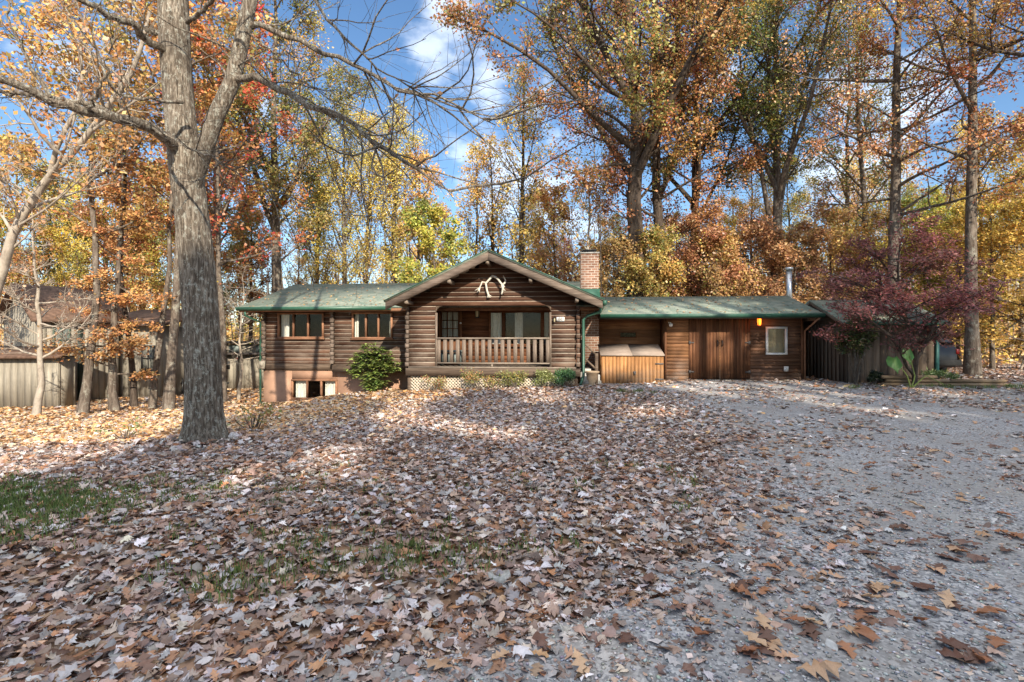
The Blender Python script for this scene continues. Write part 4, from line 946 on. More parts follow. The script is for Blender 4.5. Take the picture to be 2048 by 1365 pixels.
# right fork
fk = limb(wo, [(385, 372, 6.95), (400, 330, 6.9), (412, 280, 6.88), (432, 235, 6.85), (455, 190, 6.85), (470, 150, 6.85), (482, 90, 6.85), (492, 40, 6.85), (505, -10, 6.85), (520, -120, 6.9), (535, -260, 7.0), (525, -450, 7.0), (545, -700, 7.1), (540, -900, 7.1)], .155, .03, 14, .01, 1)
LB.append((fk, .09))
for pts, r0, r1 in (
    ([(468, 158, 6.85), (505, 156, 6.7), (545, 172, 6.5), (600, 200, 6.3), (660, 225, 6.0), (705, 245, 5.8), (745, 285, 5.6), (800, 318, 5.4), (850, 350, 5.3), (905, 385, 5.2)], .07, .012),
    ([(495, 50, 6.85), (530, 52, 6.8), (575, 72, 6.7), (625, 95, 6.6), (700, 125, 6.4), (750, 150, 6.3), (800, 184, 6.1), (870, 190, 6.0), (940, 225, 5.9), (990, 250, 5.8)], .055, .008),
    ([(497, 66, 6.85), (560, 120, 6.4), (620, 175, 6.1), (690, 215, 5.9)], .02, .005),
    ([(345, 290, 6.8), (300, 255, 6.3), (240, 237, 5.9), (170, 222, 5.6), (100, 195, 5.4), (50, 175, 5.3), (-20, 150, 5.2), (-90, 140, 5.1)], .105, .04),
    ([(240, 237, 5.9), (160, 205, 5.8), (80, 196, 5.6), (0, 186, 5.5), (-60, 170, 5.4)], .05, .02),
    ([(330, 105, 6.9), (285, 72, 6.6), (262, 45, 6.4), (205, 25, 6.1), (160, 0, 5.9), (100, -40, 5.7), (40, -60, 5.6)], .075, .025),
    ([(322, 70, 7.0), (300, 60, 7.0), (290, 58, 7.0)], .05, .03),
    ([(375, 45, 6.9), (400, 25, 6.6), (425, 5, 6.4), (470, -60, 6.0), (540, -110, 5.7)], .045, .015),
    ([(600, -60, 6.2), (640, 20, 6.0), (690, 75, 5.8), (745, 130, 5.6), (800, 160, 5.5), (860, 195, 5.4)], .03, .006),
    ([(365, 205, 6.6), (300, 200, 6.2), (240, 190, 6.0), (210, 160, 5.8), (195, 100, 5.7), (180, 40, 5.6)], .03, .008),
    ([(300, 255, 6.3), (330, 268, 6.0), (375, 295, 5.7), (430, 320, 5.5), (490, 355, 5.3), (540, 380, 5.2)], .026, .005),
    ([(170, 222, 5.6), (200, 180, 5.4), (215, 120, 5.3), (225, 70, 5.2)], .028, .006),
    ([(100, 195, 5.4), (60, 130, 5.3), (25, 60, 5.2), (10, -20, 5.1)], .03, .008),
    ([(352, -100, 7.1), (280, -220, 6.6), (180, -300, 6.2), (60, -380, 5.8)], .09, .02), ([(356, -300, 7.1), (450, -420, 7.5), (560, -520, 7.9), (640, -640, 8.2)], .09, .02), ([(350, -520, 7.2), (250, -640, 7.6), (180, -780, 8)], .08, .02), ([(355, -600, 7.2), (460, -760, 6.8), (520, -900, 6.6)], .07, .02)):
    LB.append((limb(wo, pts, r0, r1, 8, .014, len(pts)+int(r0*1000)), r0*.6))
rs = np.random.default_rng(31)
B1 = np.stack([resample(l[0], 7) for l in LB]); R1 = np.array([l[1] for l in LB]); L1 = np.linalg.norm(np.diff(B1, axis=1), axis=2).sum(1)
b2 = np.repeat(np.arange(len(B1)), np.clip((L1*6).astype(int), 6, 22)); t2 = .15+.85*rs.random(len(b2)); p2, tn2 = at(B1[b2], t2)
L2 = np.minimum(L1[b2]*.34, 1.3)*(.5+.8*rs.random(len(b2))); B2 = grow(p2, side_dirs(tn2, R(45)+.25*rs.standard_normal(len(b2)), rs, .2), L2, 6, .13, .03, rs)
tubes(wo, B2, np.minimum(R1[b2]*.5, .005+L2*.006)[:, None]*np.linspace(1, .3, 7)[None], 5)
b3 = np.repeat(np.arange(len(B2)), 6); t3 = .15+.85*rs.random(len(b3)); p3, tn3 = at(B2[b3], t3); L3 = L2[b3]*.5*(.4+rs.random(len(b3)))
B3 = grow(p3, side_dirs(tn3, R(42)+.25*rs.standard_normal(len(b3)), rs), L3, 4, .14, -.01, rs); tubes(wo, B3, np.full((len(b3), 5), .0028)*np.linspace(1, .5, 5), 3)
lf = G(); i = rs.integers(0, len(B3), 90); P, _ = at(B3[i], rs.random(90)); leaves(lf, P, .06, cols(90, BROWN, rs), rs, 0)
big = tree('lawn_tree', 'massive grey forked tree with bare limbs standing on the lawn', mo, wo, lf, 'bark_big')
# small weeds at its foot
# 2. the pale leaning tree at the left edge
lo = (-10.6, 9.2, gzf(-10.6, 9.2))
T = [tuple(Vector((0, 0, 0)))] + LW([(-90, 800, 9.2), (-50, 690, 9.2), (0, 560, 9.2), (25, 470, 9.15), (52, 420, 9.1), (75, 385, 9.1), (105, 345, 9.0), (140, 312, 8.9), (180, 265, 8.8), (225, 200, 8.7), (262, 150, 8.6), (285, 90, 8.5), (300, 20, 8.5)], lo)
wo, lf = tree_geo(5, H=7, r=.1, f0=.4, n1=16, a1=45, len1=.2, n2=7, n3=4, nl=700, ls=.09, pal=ORANGE, trunk=resample(T, 24), trad=np.linspace(.11, .025, 25), sig=.12,
    limbs=[(LW([(100, 350, 9.0), (108, 310, 8.9), (130, 260, 8.8), (155, 215, 8.7), (165, 160, 8.6), (160, 90, 8.6), (175, 0, 8.5)], lo), .045), (LW([(60, 410, 9.1), (30, 380, 9), (0, 360, 8.9), (-60, 330, 8.8)], lo), .03), (LW([(180, 265, 8.8), (230, 230, 8.6), (290, 190, 8.4), (340, 150, 8.2)], lo), .03), (LW([(40, 450, 9.1), (90, 420, 8.9), (150, 370, 8.6), (200, 310, 8.4)], lo), .022)])
tree('leaning_tree', 'pale smooth tree leaning in from the left edge', lo, wo, lf, 'bark_pale')
# 3..9 trees among the neighbour's buildings
b_ = base(70, 13.6)
wo, lf = tree_geo(11, H=5.6, r=.085, f0=.25, n1=22, a1=8, len1=.28, n2=8, n3=5, nl=260, ls=.09, pal=BROWN, flat=.5, shape='cone', bend=.06, sig=.08)
tree('bare_dogwood', 'thin bare tree with level twigs in front of the grey house', b_, wo, lf, 'bark_pale')
b_ = base(163, 14.4)
wo, lf = tree_geo(12, H=11, r=.12, f0=.45, n1=18, a1=35, len1=.24, n2=7, n3=5, nl=6000, ls=.13, pal=ORANGE2, bend=.04, sig=.25)
tree('slim_tree', 'slim grey trunked tree with orange crown at the corner of the grey house', b_, wo, lf)
b_ = base(232, 15.2)
wo, lf = tree_geo(13, H=8, r=.12, f0=.13, n1=34, a1=4, len1=.17, n2=9, n3=5, nl=11000, ls=.085, pal=ORANGE2[:4], flat=.75, shape='flat', trop=.0, bend=.03, sig=.1, up=1.2)
tree('beech', 'small orange beech with level sprays in front of the grey annex', b_, wo, lf)
b_ = base(269, 16.2)
wo, lf = tree_geo(14, H=14, r=.09, f0=.55, n1=14, a1=40, len1=.18, n2=6, n3=4, nl=3000, ls=.14, pal=OAKMIX, bend=.03)
tree('dark_slim_tree', 'straight dark slim trunk right behind the orange beech', b_, wo, lf, 'bark_dark')
b_ = base(304, 16.0)
wo, lf = tree_geo(15, H=12, r=.10, f0=.5, n1=14, a1=40, len1=.2, n2=6, n3=4, nl=3200, ls=.13, pal=ORANGE, lean=(.09, 0), bend=.03)
tree('tilted_tree', 'mottled trunk tilting right beside the thick mottled trunk', b_, wo, lf)
b_ = base(336, 15.6)
wo, lf = tree_geo(16, H=15, r=.145, f0=.5, n1=16, a1=40, len1=.2, n2=7, n3=4, nl=4500, ls=.14, pal=ORANGE2, lean=(.015, 0), bend=.03)
tree('mottled_tree', 'thick mottled trunk just left of the big lawn tree', b_, wo, lf)
b_ = base(446, 17.6)
wo, lf = tree_geo(17, H=15, r=.11, f0=.3, n1=20, a1=25, len1=.18, n2=7, n3=4, nl=5000, ls=.14, pal=ORANGE + RED, bend=.03)
tree('slim_tree', 'slim trunk between the big lawn tree and the house', b_, wo, lf)

# trees behind the house
def put(name, label, px, d, bark_='bark', group=None, rz=0.0, **k):
    wo, lf = tree_geo(**k); return tree(name, label, base(px, d), wo, lf, bark_, rz, group=group)
put('mixed_tree', 'tall dense green and orange tree behind the left roof end', 545, 24.5, seed=21, H=21, forks=3, r=.3, f0=.28, n1=28, a1=38, len1=.17, nl=34000, ls=.125, pal=GREENY, n2=9, n3=5, sig=.3)
put('mixed_tree', 'orange and red tree close behind the big lawn tree', 440, 23, seed=22, H=15, forks=2, r=.22, f0=.25, n1=22, a1=30, len1=.18, nl=15000, ls=.125, pal=ORANGE+RED, n2=8, n3=4, sig=.28)
yl = [(640, 30, 23, 14.5, 'leftmost yellow poplar behind the left roof'), (692, 29, 24, 15.5, 'pale trunked yellow poplar above the middle of the left roof'), (735, 33, 25, 16.5, 'tall thin yellow poplar above the left roof, second from the gable'), (788, 31, 26, 15.8, 'yellow poplar nearest the gable on its left')]
for px, d, s, H, lb in yl:
    put('yellow_poplar', lb, px, d, 'bark', 'yellow poplars behind the left roof', seed=s, H=H, r=.2, f0=.25, n1=26, a1=58, len1=.2, nl=11500, ls=.11, pal=YELLOW, n2=8, n3=5, sig=.28, shape='oval', trop=.1)
put('green_maple', 'bushy yellow green maple just left of the gable peak', 868, 25.5, seed=27, H=8.6, r=.13, f0=.12, n1=26, a1=35, len1=.26, nl=12000, ls=.15, pal=YGREEN, n2=8, n3=5, sig=.2)
put('orange_tree', 'orange topped tree standing behind the yellow green maple', 838, 32, seed=28, H=13.5, r=.16, f0=.4, n1=20, a1=40, len1=.2, nl=6500, ls=.16, pal=ORANGE2, n2=7, n3=4, sig=.25)
put('slender_poplar', 'slender half bare poplar right above the gable peak', 985, 29, 'bark_dark', seed=29, H=13, r=.15, f0=.25, n1=22, a1=62, len1=.17, nl=3600, ls=.14, pal=YELLOW, n2=7, n3=4, sig=.25, trop=.1)
put('slender_poplar', 'tall half bare poplar with yellow top between gable peak and chimney', 1041, 26, 'bark_dark', seed=30, H=15, r=.19, f0=.22, n1=26, a1=60, len1=.18, nl=5500, ls=.13, pal=YELLOW, n2=8, n3=5, sig=.25, trop=.1, leaf_lo=.2)
put('slender_poplar', 'thin half bare poplar left of the gable peak', 952, 31, 'bark', seed=33, H=13.5, r=.14, f0=.25, n1=20, a1=62, len1=.16, nl=3200, ls=.14, pal=YELLOW, n2=7, n3=4, sig=.25, trop=.1)
put('white_tree', 'white barked slender tree rising behind the chimney', 1168, 24.5, 'bark_white', seed=31, H=11.5, r=.10, f0=.4, n1=12, a1=55, len1=.22, nl=1300, ls=.13, pal=YELLOW, n2=6, n3=4, sig=.25, bend=.05)
put('orange_tree', 'low orange tree left of the chimney', 1110, 30, seed=32, H=10, r=.13, f0=.15, n1=22, a1=35, len1=.26, nl=9000, ls=.16, pal=ORANGE2, n2=7, n3=4, sig=.25)
# the big oaks
o1 = base(1272, 21.5)
def LO(pts, o): return [tuple(W(a, b, d) - Vector(o)) for a, b, d in pts]
wo, lf = tree_geo(41, H=23, forks=4, r=.42, f0=.3, n1=24, a1=22, len1=.23, nl=42000, ls=.125, pal=OAKMIX, n2=9, n3=6, sig=.25, shape='oval', bend=.03, len2=.36,
    limbs=[(LO([(1272, 300, 21.5), (1230, 270, 21), (1170, 215, 20.4), (1110, 150, 19.8), (1040, 100, 19.2), (960, 55, 18.8), (925, 40, 18.6)], o1), .13),
           (LO([(1272, 220, 21.5), (1210, 170, 20.6), (1150, 100, 20), (1090, 40, 19.4), (1020, 0, 19)], o1), .11), (LO([(1272, 330, 21.5), (1210, 330, 20.8), (1150, 350, 20.3), (1100, 330, 20)], o1), .07),
           (LO([(1275, 180, 21.5), (1230, 90, 21), (1180, 20, 20.5), (1140, -60, 20)], o1), .1), (LO([(1275, 330, 21.5), (1330, 290, 20.8), (1400, 270, 20.4), (1450, 240, 20)], o1), .08)])
tree('big_oak', 'huge orange and green oak spreading over the gable, behind the chimney side', o1, wo, lf, 'bark_dark')
o2 = base(1322, 23)
wo, lf = tree_geo(42, H=21, forks=3, r=.3, f0=.2, n1=28, a1=18, len1=.18, nl=28000, ls=.125, pal=OAKMIX[:3]+BROWN[:3], n2=8, n3=5, sig=.28, bend=.03)
tree('russet_oak', 'straight russet oak just right of the huge oak', o2, wo, lf, 'bark_dark')
o3 = base(1392, 24.8)
wo, lf = tree_geo(43, H=20, forks=3, r=.26, f0=.4, n1=22, a1=40, len1=.22, nl=26000, ls=.125, pal=GREENOAK, n2=9, n3=5, sig=.28, bend=.02, lean=(.0, -.02),
    limbs=[(LO([(1385, 420, 24.8), (1400, 290, 24), (1440, 240, 23.4), (1480, 190, 22.8), (1530, 120, 22.3), (1560, 40, 22)], o3), .12)])
tree('green_oak', 'green oak with a curving limb above the left garage roof', o3, wo, lf, 'bark_dark')
o4 = base(1548, 23)
wo, lf = tree_geo(44, H=21, forks=4, r=.26, f0=.36, n1=24, a1=52, len1=.2, nl=27000, ls=.125, pal=GREENOAK, n2=9, n3=5, sig=.28, bend=.02, limbs=[(LO([(1545, 470, 23), (1520, 330, 23), (1495, 230, 22.8), (1480, 120, 22.5), (1470, 20, 22)], o4), .12), (LO([(1548, 480, 23), (1575, 330, 23), (1600, 200, 23), (1640, 60, 22.5)], o4), .12)])
tree('green_oak', 'tall green oak with forked stems above the garage doors', o4, wo, lf)
put('sapling', 'thin straight sapling rising just left of the chimney', 1146, 21, 'bark_dark', seed=91, H=7.5, r=.035, f0=.4, n1=10, a1=50, len1=.14, nl=160, ls=.1, pal=ORANGE2, n2=4, n3=2)
put('sapling', 'thin straight sapling rising just right of the chimney', 1206, 20.5, 'bark_dark', seed=92, H=9, r=.04, f0=.4, n1=10, a1=50, len1=.12, nl=160, ls=.1, pal=ORANGE2, n2=4, n3=2)
put('bare_bush', 'bare pale twiggy bush beside the left roof end', 478, 18.6, 'bark_pale', seed=93, H=4.6, r=.06, f0=.3, n1=26, a1=12, len1=.42, nl=120, ls=.08, pal=RED+YGREEN, n2=8, n3=4, flat=.4, shape='flat', bend=.06)
# understorey behind the garage
us = [(1230, 22.5, 5.6, BROWN, 'brown leaved low tree just right of the chimney'), (1300, 21.6, 5.8, ORANGE2+GREENY[1:3], 'pale orange low tree above the left garage roof'), (1375, 22.8, 6.4, BROWN, 'brown low tree under the curving oak limb'), (1440, 21.8, 5.6, BROWN+ORANGE2+YGREEN[:1], 'orange low tree above the garage doors'), (1510, 22.6, 6.2, BROWN, 'russet low tree left of the flue pipe'), (1590, 22.0, 5.8, BROWN, 'dull brown low tree behind the flue pipe'), (1655, 23.5, 6.8, ORANGE2, 'tan low tree right of the flue pipe')]
for i, (px, d, H, pal, lb) in enumerate(us):
    put('low_tree', lb, px, d, group='low trees behind the garage', seed=50+i, H=H, r=.09, f0=.1, n1=22, a1=30, len1=.32, nl=14000, ls=.115, pal=pal, n2=8, n3=4, sig=.22, shape='oval', up=.8)
# right side
put('slim_tree', 'slim yellow green tree behind the shed, left one of two', 1700, 26, seed=61, H=19, r=.16, f0=.3, n1=22, a1=35, len1=.15, nl=8000, ls=.12, pal=GREENOAK, n2=7, n3=4, sig=.25)
put('slim_tree', 'slim half bare tree with ivy, right one of two behind the shed', 1738, 24, seed=62, H=19, r=.17, f0=.3, n1=22, a1=40, len1=.15, nl=8000, ls=.12, pal=YGREEN+BROWN, n2=7, n3=4, sig=.25)
o5 = base(1788, 18.5)
wo, lf = tree_geo(63, H=19, r=.23, f0=.28, n1=24, a1=18, len1=.19, nl=12000, ls=.10, pal=ORANGE+BROWN, n2=7, n3=4, sig=.2, bend=.012, trop=.02,
    limbs=[(LO([(1795, 265, 18.5), (1850, 240, 17.6), (1900, 215, 16.8), (1950, 185, 16), (2010, 170, 15.4)], o5), .06), (LO([(1795, 325, 18.5), (1850, 295, 17.6), (1910, 280, 16.8), (1980, 262, 16), (2060, 230, 15)], o5), .06), (LO([(1800, 430, 18.5), (1860, 415, 17.6), (1920, 400, 16.8), (1980, 380, 16), (2060, 350, 15)], o5), .065), (LO([(1795, 160, 18.5), (1850, 90, 17.8), (1920, 50, 17)], o5), .05), (LO([(1790, 240, 18.5), (1740, 210, 18), (1690, 190, 17.6)], o5), .04)])
tree('long_limbed_tree', 'straight trunk with long level limbs reaching right above the maple', o5, wo, lf, 'bark')
put('stout_tree', 'stout grey trunk right of the carport', 1945, 16.6, 'bark', seed=64, H=20, r=.19, f0=.3, n1=24, a1=30, len1=.2, nl=18000, ls=.105, pal=YELLOW+ORANGE[:3]+BROWN[:2], n2=8, n3=5, sig=.25, bend=.008)
ru = [(1985, 19, 6.5, YELLOW, 'golden low tree right of the stout trunk'), (1915, 21, 6.5, YELLOW, 'golden low tree behind the carport'), (2065, 18, 7, YELLOW, 'golden tree at the right edge'), (1850, 22, 7.5, YGREEN, 'yellow green low tree behind the purple maple'), (1775, 22.5, 7.0, YELLOW+BROWN, 'mixed tan and gold low tree behind the shed roof')]
for i, (px, d, H, pal, lb) in enumerate(ru):
    put('low_tree', lb, px, d, group='low trees right of the garage', seed=70+i, H=H, r=.08, f0=.1, n1=24, a1=15, len1=.32, nl=14000, ls=.10, pal=pal, n2=8, n3=4, sig=.16, shape='oval', up=1.2, flat=.5)
put('overhanging_tree', 'orange leaved tree leaning into the upper right corner', 2180, 14.5, 'bark_dark', seed=80, H=18, r=.25, f0=.45, n1=24, a1=15, len1=.28, nl=19000, ls=.10, pal=ORANGE+BROWN[:2], n2=8, n3=5, sig=.22)
put('overhanging_tree', 'orange and red tree just outside the left edge', -230, 13.5, 'bark_dark', seed=81, H=8.5, r=.14, f0=.4, n1=20, a1=20, len1=.26, nl=6000, ls=.12, pal=ORANGE+RED[:1]+YGREEN[:2], n2=8, n3=5, sig=.22)

# the wood behind: a few kinds, each copied
protos = []
for s, H, pal, nl, a1, bk in ((101, 17, ORANGE2[:3]+YGREEN[:2]+YELLOW[:2], 8500, 40, 'bark'), (102, 19, GREENY, 9500, 40, 'bark_dark'), (103, 17, YELLOW, 6500, 55, 'bark'), (104, 15, BROWN+ORANGE, 9000, 30, 'bark_dark'), (105, 18, YELLOW+BROWN, 3200, 55, 'bark')):
    protos.append(tree_geo(s, H=H, r=.2, f0=.25, n1=22, a1=a1, len1=.2, nl=int(nl*1.7), ls=.155, pal=pal, n2=7, n3=3, sig=.35, bend=.02, r3=.009) + (bk,))
zones = [('autumn tree in the wood behind the left neighbour', 'trees in the wood behind the grey house', [(30, 26, 0), (95, 30, 1), (150, 27, 2), (205, 31, 1), (255, 28, 3), (310, 29, 0), (365, 33, 4), (400, 28, 1), (-40, 26, 2), (120, 40, 0), (280, 42, 1), (-120, 30, 0)]),
         ('thin autumn tree deep in the wood behind the left roof', 'trees in the wood behind the left roof', [(480, 36, 1), (500, 29, 3), (590, 38, 4), (610, 44, 0), (670, 46, 4), (765, 46, 4), (820, 42, 2)]),
         ('half bare autumn tree deep in the wood behind the gable', 'trees in the wood behind the gable', [(905, 44, 4), (1010, 48, 4), (1075, 40, 0), (1130, 44, 3), (1195, 40, 4), (1225, 34, 0)]),
         ('autumn tree deep in the wood behind the garage', 'trees in the wood behind the garage', [(1290, 36, 3), (1350, 30, 0), (1420, 34, 3), (1470, 38, 4), (1500, 30, 0), (1580, 33, 1), (1620, 40, 4), (1670, 32, 2), (1350, 46, 0), (1530, 46, 3)]),
         ('autumn tree in the wood beyond the shed and carport', 'trees in the wood beyond the shed', [(1720, 36, 2), (1765, 31, 4), (1820, 34, 1), (1870, 29, 2), (1900, 38, 0), (1965, 27, 2), (2000, 33, 0), (2040, 25, 2), (2100, 28, 3), (2160, 22, 2), (1845, 44, 3), (1990, 44, 2)])]
first = {}
rr = random.Random(9)
for lb, gr, lst in zones:
    for px, d, k in lst:
        b_ = base(px, d); sc_ = rr.uniform(.5, .8) + (.1 if px < 420 else 0); rz = rr.uniform(0, 6.28)
        if k not in first: first[k] = tree('wood_tree', lb, b_, *protos[k][:2], protos[k][2], rz, group=gr, scale=sc_)
        else: dup(first[k], b_, rz, sc_, lb, gr)
# far wood and undergrowth that read as one mass
rs = np.random.default_rng(200)
g = G(); n = 105000
X = rs.uniform(-75, 95, n); Y = rs.uniform(44, 80, n); dens = np.where(X/Y > .12, 1.0, np.where(X/Y < -.28, .9, .35))
hmax = np.where(X/Y > .12, 11, np.where(X/Y < -.55, 9, np.where(X/Y < -.28, 7, 5.0))) * (.7+.3*np.sin(X*.33)*np.sin(X*.11+1))
keep = rs.random(n) < dens; X, Y, hmax = X[keep], Y[keep], hmax[keep]; Z = gz(X, Y) + hmax*rs.random(len(X))**1.1
idx = (np.floor(X*.22)+np.floor(Z*.4)).astype(int)
PAL = BROWN+ORANGE2+YELLOW
leaves(g, np.stack([X, Y, Z], 1), .42, cols(len(X), PAL, rs, .2, idx*7+rs.integers(0, 4, len(X))), rs, .6, .8)
g.build('far_woodland', MT['leaf'], kind='stuff')
g = G(); n = 260; X = rs.uniform(-75, 95, n); Y = rs.uniform(40, 80, n); Hh = rs.uniform(8, 16, n); P = np.stack([X, Y, gz(X, Y)-.3], 1)
B = grow(P, np.repeat(np.array([[0, 0, 1.]]), n, 0), Hh, 6, .035, .1, rs); tubes(g, B, rs.uniform(.06, .16, n)[:, None]*np.linspace(1, .3, 7)[None], 5); g.build('far_woodland_trunks', MT['bark'], kind='stuff')
# saplings and brush on the forest floor right and left
g = G(); n = 26000
X = np.concatenate([rs.uniform(12.5, 34, n//2), rs.uniform(-34, -11, n//4), rs.uniform(-8, 12, n-n//2-n//4)]); Y = np.concatenate([rs.uniform(19, 40, n//2), rs.uniform(24, 42, n//4), rs.uniform(26, 44, n-n//2-n//4)])
Z = gz(X, Y)+.1+2.6*rs.random(n)**1.6
idx = (np.floor(X*.8)+3*np.floor(Y*.5)).astype(int)
leaves(g, np.stack([X, Y, Z], 1), .19, cols(n, BROWN+YELLOW+ORANGE2, rs, .2, idx*5+rs.integers(0, 3, n)), rs, .8); g.build('undergrowth', MT['leaf'], kind='stuff')
g = G(); n = 130; X = np.concatenate([rs.uniform(13.5, 30, 100), rs.uniform(-30, -14, 30)]); Y = np.concatenate([rs.uniform(18.5, 34, 100), rs.uniform(24, 36, 30)]); P = np.stack([X, Y, gz(X, Y)-.1], 1)
B = grow(P, unit(np.stack([.12*rs.standard_normal(n), .12*rs.standard_normal(n), np.ones(n)], 1)), rs.uniform(2.5, 6.5, n), 5, .06, .05, rs); tubes(g, B, rs.uniform(.018, .045, n)[:, None]*np.linspace(1, .3, 6)[None], 5); g.build('undergrowth_stems', MT['bark_pale'], kind='stuff')

# ------------------------------------------------------------------ trees behind the viewer that shade the lawn
SHP = ((.46, .24, .09), (.55, .36, .12), (.40, .20, .08), (.34, .28, .09))
GAPS = ((-2.28, 5.5, .75, .6), (-2.75, 4.8, .35, .3), (-2.1, 6.9, .55, .5), (-1.8, 9, .6, .5), (-.2, 7.6, .8, .6), (2.5, 10, .75, .6), (7.2, 9.6, 1.5, .55), (7.0, 12, 2.0, .5), (10.5, 12.3, 1.8, .5), (6.5, 13.8, 1.8, .45), (.8, 11.6, .8, .4), (12, 10.5, 1.2, .4))   # sunlit patches seen on the ground
def gaps_for(x, y):                                        # openings in the canopy that let those patches through
    def f(P):
        wx, wy, wz = P[:, 0]+x, P[:, 1]+y, P[:, 2]
        t = (wz-.1)/-SUN.z; gx_, gy_ = wx+SUN.x*t, wy+SUN.y*t; k = np.ones(len(P), bool)
        for a, b, ra, rb in GAPS: k &= ((gx_-a)/(ra+.4))**2 + ((gy_-b)/(rb+.7))**2 > .4+.9*((wx*7.3+wz*5.1) % 1)
        return k
    return f
def shade_tree(x, y, H, wdt, seed, lb):
    wo, lf = tree_geo(seed, H=H, r=.3, f0=.5, n1=38, a1=10, len1=wdt, nl=9500 if 7 < x < 16 else 11000, ls=.5, pal=SHP, n2=8, n3=0, sig=.35, shape='oval', flat=.3, asp=.75, lzone=gaps_for(x, y))
    return tree('dense_tree', lb, (x, y, gzf(x, y)), wo, lf, 'bark_dark', group='dense trees across the drive that shade the lawn')
for i, (x, y, H, wd) in enumerate(((5.7, -26, 18.4, .05), (7.75, -26, 23.0, .085), (11.2, -26.5, 22.6, .11), (14.8, -26, 23.0, .14), (18.8, -26.5, 22.8, .15), (23.2, -26, 22.4, .15), (27.8, -26.5, 22.8, .15), (32.4, -26, 22.5, .15), (37, -26, 22.6, .15))):
    shade_tree(x, y, H, wd, 300+i, 'dense tan leaved tree across the drive, shading the lawn and gravel')
for i, (x, y, H, r_, nl_, f_) in enumerate(((11.7, -8, 25, .2, 150, .5), (13.0, -7.0, 27, .33, 300, .47), (13.75, -6.2, 28, .33, 300, .45), (15.6, -8, 18.5, .25, 3200, .62), (17.2, -8.6, 18.5, .25, 3800, .6), (19.6, -8.6, 18.0, .25, 2200, .6), (22, -8.6, 18.0, .25, 1800, .6))):
    wo, lf = tree_geo(320+i, H=H, r=r_, f0=f_, n1=10 if nl_ < 400 else 20, a1=48 if nl_ < 400 else 25, len1=.2 if nl_ < 400 else .14, nl=nl_, ls=.16, pal=BROWN, n2=5, n3=3, bend=.005, lzone=gaps_for(x, y))
    lb = 'nearly bare trunk rising before the dense trees across the drive' if nl_ < 400 else 'thin crowned brown tree standing before the dense trees across the drive'
    tree('bare_tree' if nl_ < 400 else 'thin_tree', lb, (x, y, gzf(x, y)), wo, lf, 'bark', group='bare trees across the drive' if nl_ < 400 else 'thin crowned trees across the drive')

# ------------------------------------------------------------------ shrubs and garden plants
def shrub(name, label, loc, rx, ry, h, n, ls, pal, seed, up=.6, cat='shrub', z0=.05, stems=7, leafm='leaf', group=None, asp=.5, lobes=7):
    rs = np.random.default_rng(seed); s = empty(name, loc, 0, label, cat, group)
    c = np.stack([rs.uniform(-.75, .75, lobes)*rx, rs.uniform(-.75, .75, lobes)*ry, z0+(h-z0)*rs.uniform(.25, .85, lobes)], 1); r_ = np.stack([np.full(lobes, rx*.5), np.full(lobes, ry*.5), np.full(lobes, h*.26)], 1)
    i = rs.integers(0, lobes, n); P = c[i] + r_[i]*unit(rs.standard_normal((n, 3)))*(rs.random((n, 1))**.45); P[:, 2] = np.maximum(P[:, 2], .03)
    g = G(); leaves(g, P, ls, cols(n, pal, rs, .2), rs, up, asp); g.build('foliage', MT[leafm], s)
    g = G(); B = grow(np.stack([rs.uniform(-.1, .1, stems)*rx, rs.uniform(-.1, .1, stems)*ry, np.full(stems, -.05)], 1), c[np.arange(stems) % lobes]+np.array([0, 0, .1]), np.full(stems, h*.75), 5, .1, .1, rs); tubes(g, B, np.full(stems, .014)[:, None]*np.linspace(1, .4, 6)[None], 5); g.build('stem', MT['bark'], s)
    return s
x, y = house_to_world(Au(738, .95), .95)
RHO = ((.15, .22, .05), (.22, .29, .075), (.30, .36, .10), (.11, .17, .05))
s = empty('rhododendron', (x, y, gzf(x, y)-.02), 0, 'leafy green rhododendron in front of the left windows', 'shrub')
rs = np.random.default_rng(410); g = G()
for cx_, cy_, cz_, r0, n in ((-.28, 0, 1.0, .34, 60), (.05, -.1, 1.35, .32, 60), (.4, 0, 1.15, .36, 70), (-.45, .05, .72, .26, 35), (.72, .05, .85, .28, 40), (.15, -.05, .9, .34, 60), (.05, 0, .25, .28, 55), (.28, .05, .45, .3, 60), (-.02, -.05, .55, .22, 35)):
    c = np.array([cx_, cy_, cz_]) + unit(rs.standard_normal((n, 3)))*r0*rs.random((n, 1))**.4         # whorls of long leaves
    for k in range(8):
        a = k*.785 + rs.random(n); P = c; d = unit(np.stack([np.cos(a), np.sin(a), .25-.7*rs.random(n)], 1)); sd_ = np.stack([-np.sin(a), np.cos(a), np.zeros(n)], 1); L = .15+.06*rs.random((n, 1))
        v = np.stack([P, P+d*L*.5+sd_*L*.19, P+d*L, P+d*L*.5-sd_*L*.19], 1); g.add(v.reshape(-1, 3), np.arange(n*4).reshape(n, 4), np.repeat(cols(n, RHO, rs), 4, 0))
g.build('foliage', MT['leaf_shiny'], s)
g = G()
for e in ((-.3, 0, 1.0), (.1, 0, 1.2), (.45, 0, 1.0), (.6, 0, .8), (.2, 0, .5)): g.tube(resample([(0, 0, -.1), (e[0]*.2, 0, e[2]*.4), e], 6), np.linspace(.025, .008, 7), 6)
g.build('stem', MT['bark_pale'], s)
SP = ((.16, .19, .05), (.34, .28, .08), (.42, .24, .09), (.2, .22, .08), (.3, .12, .06))
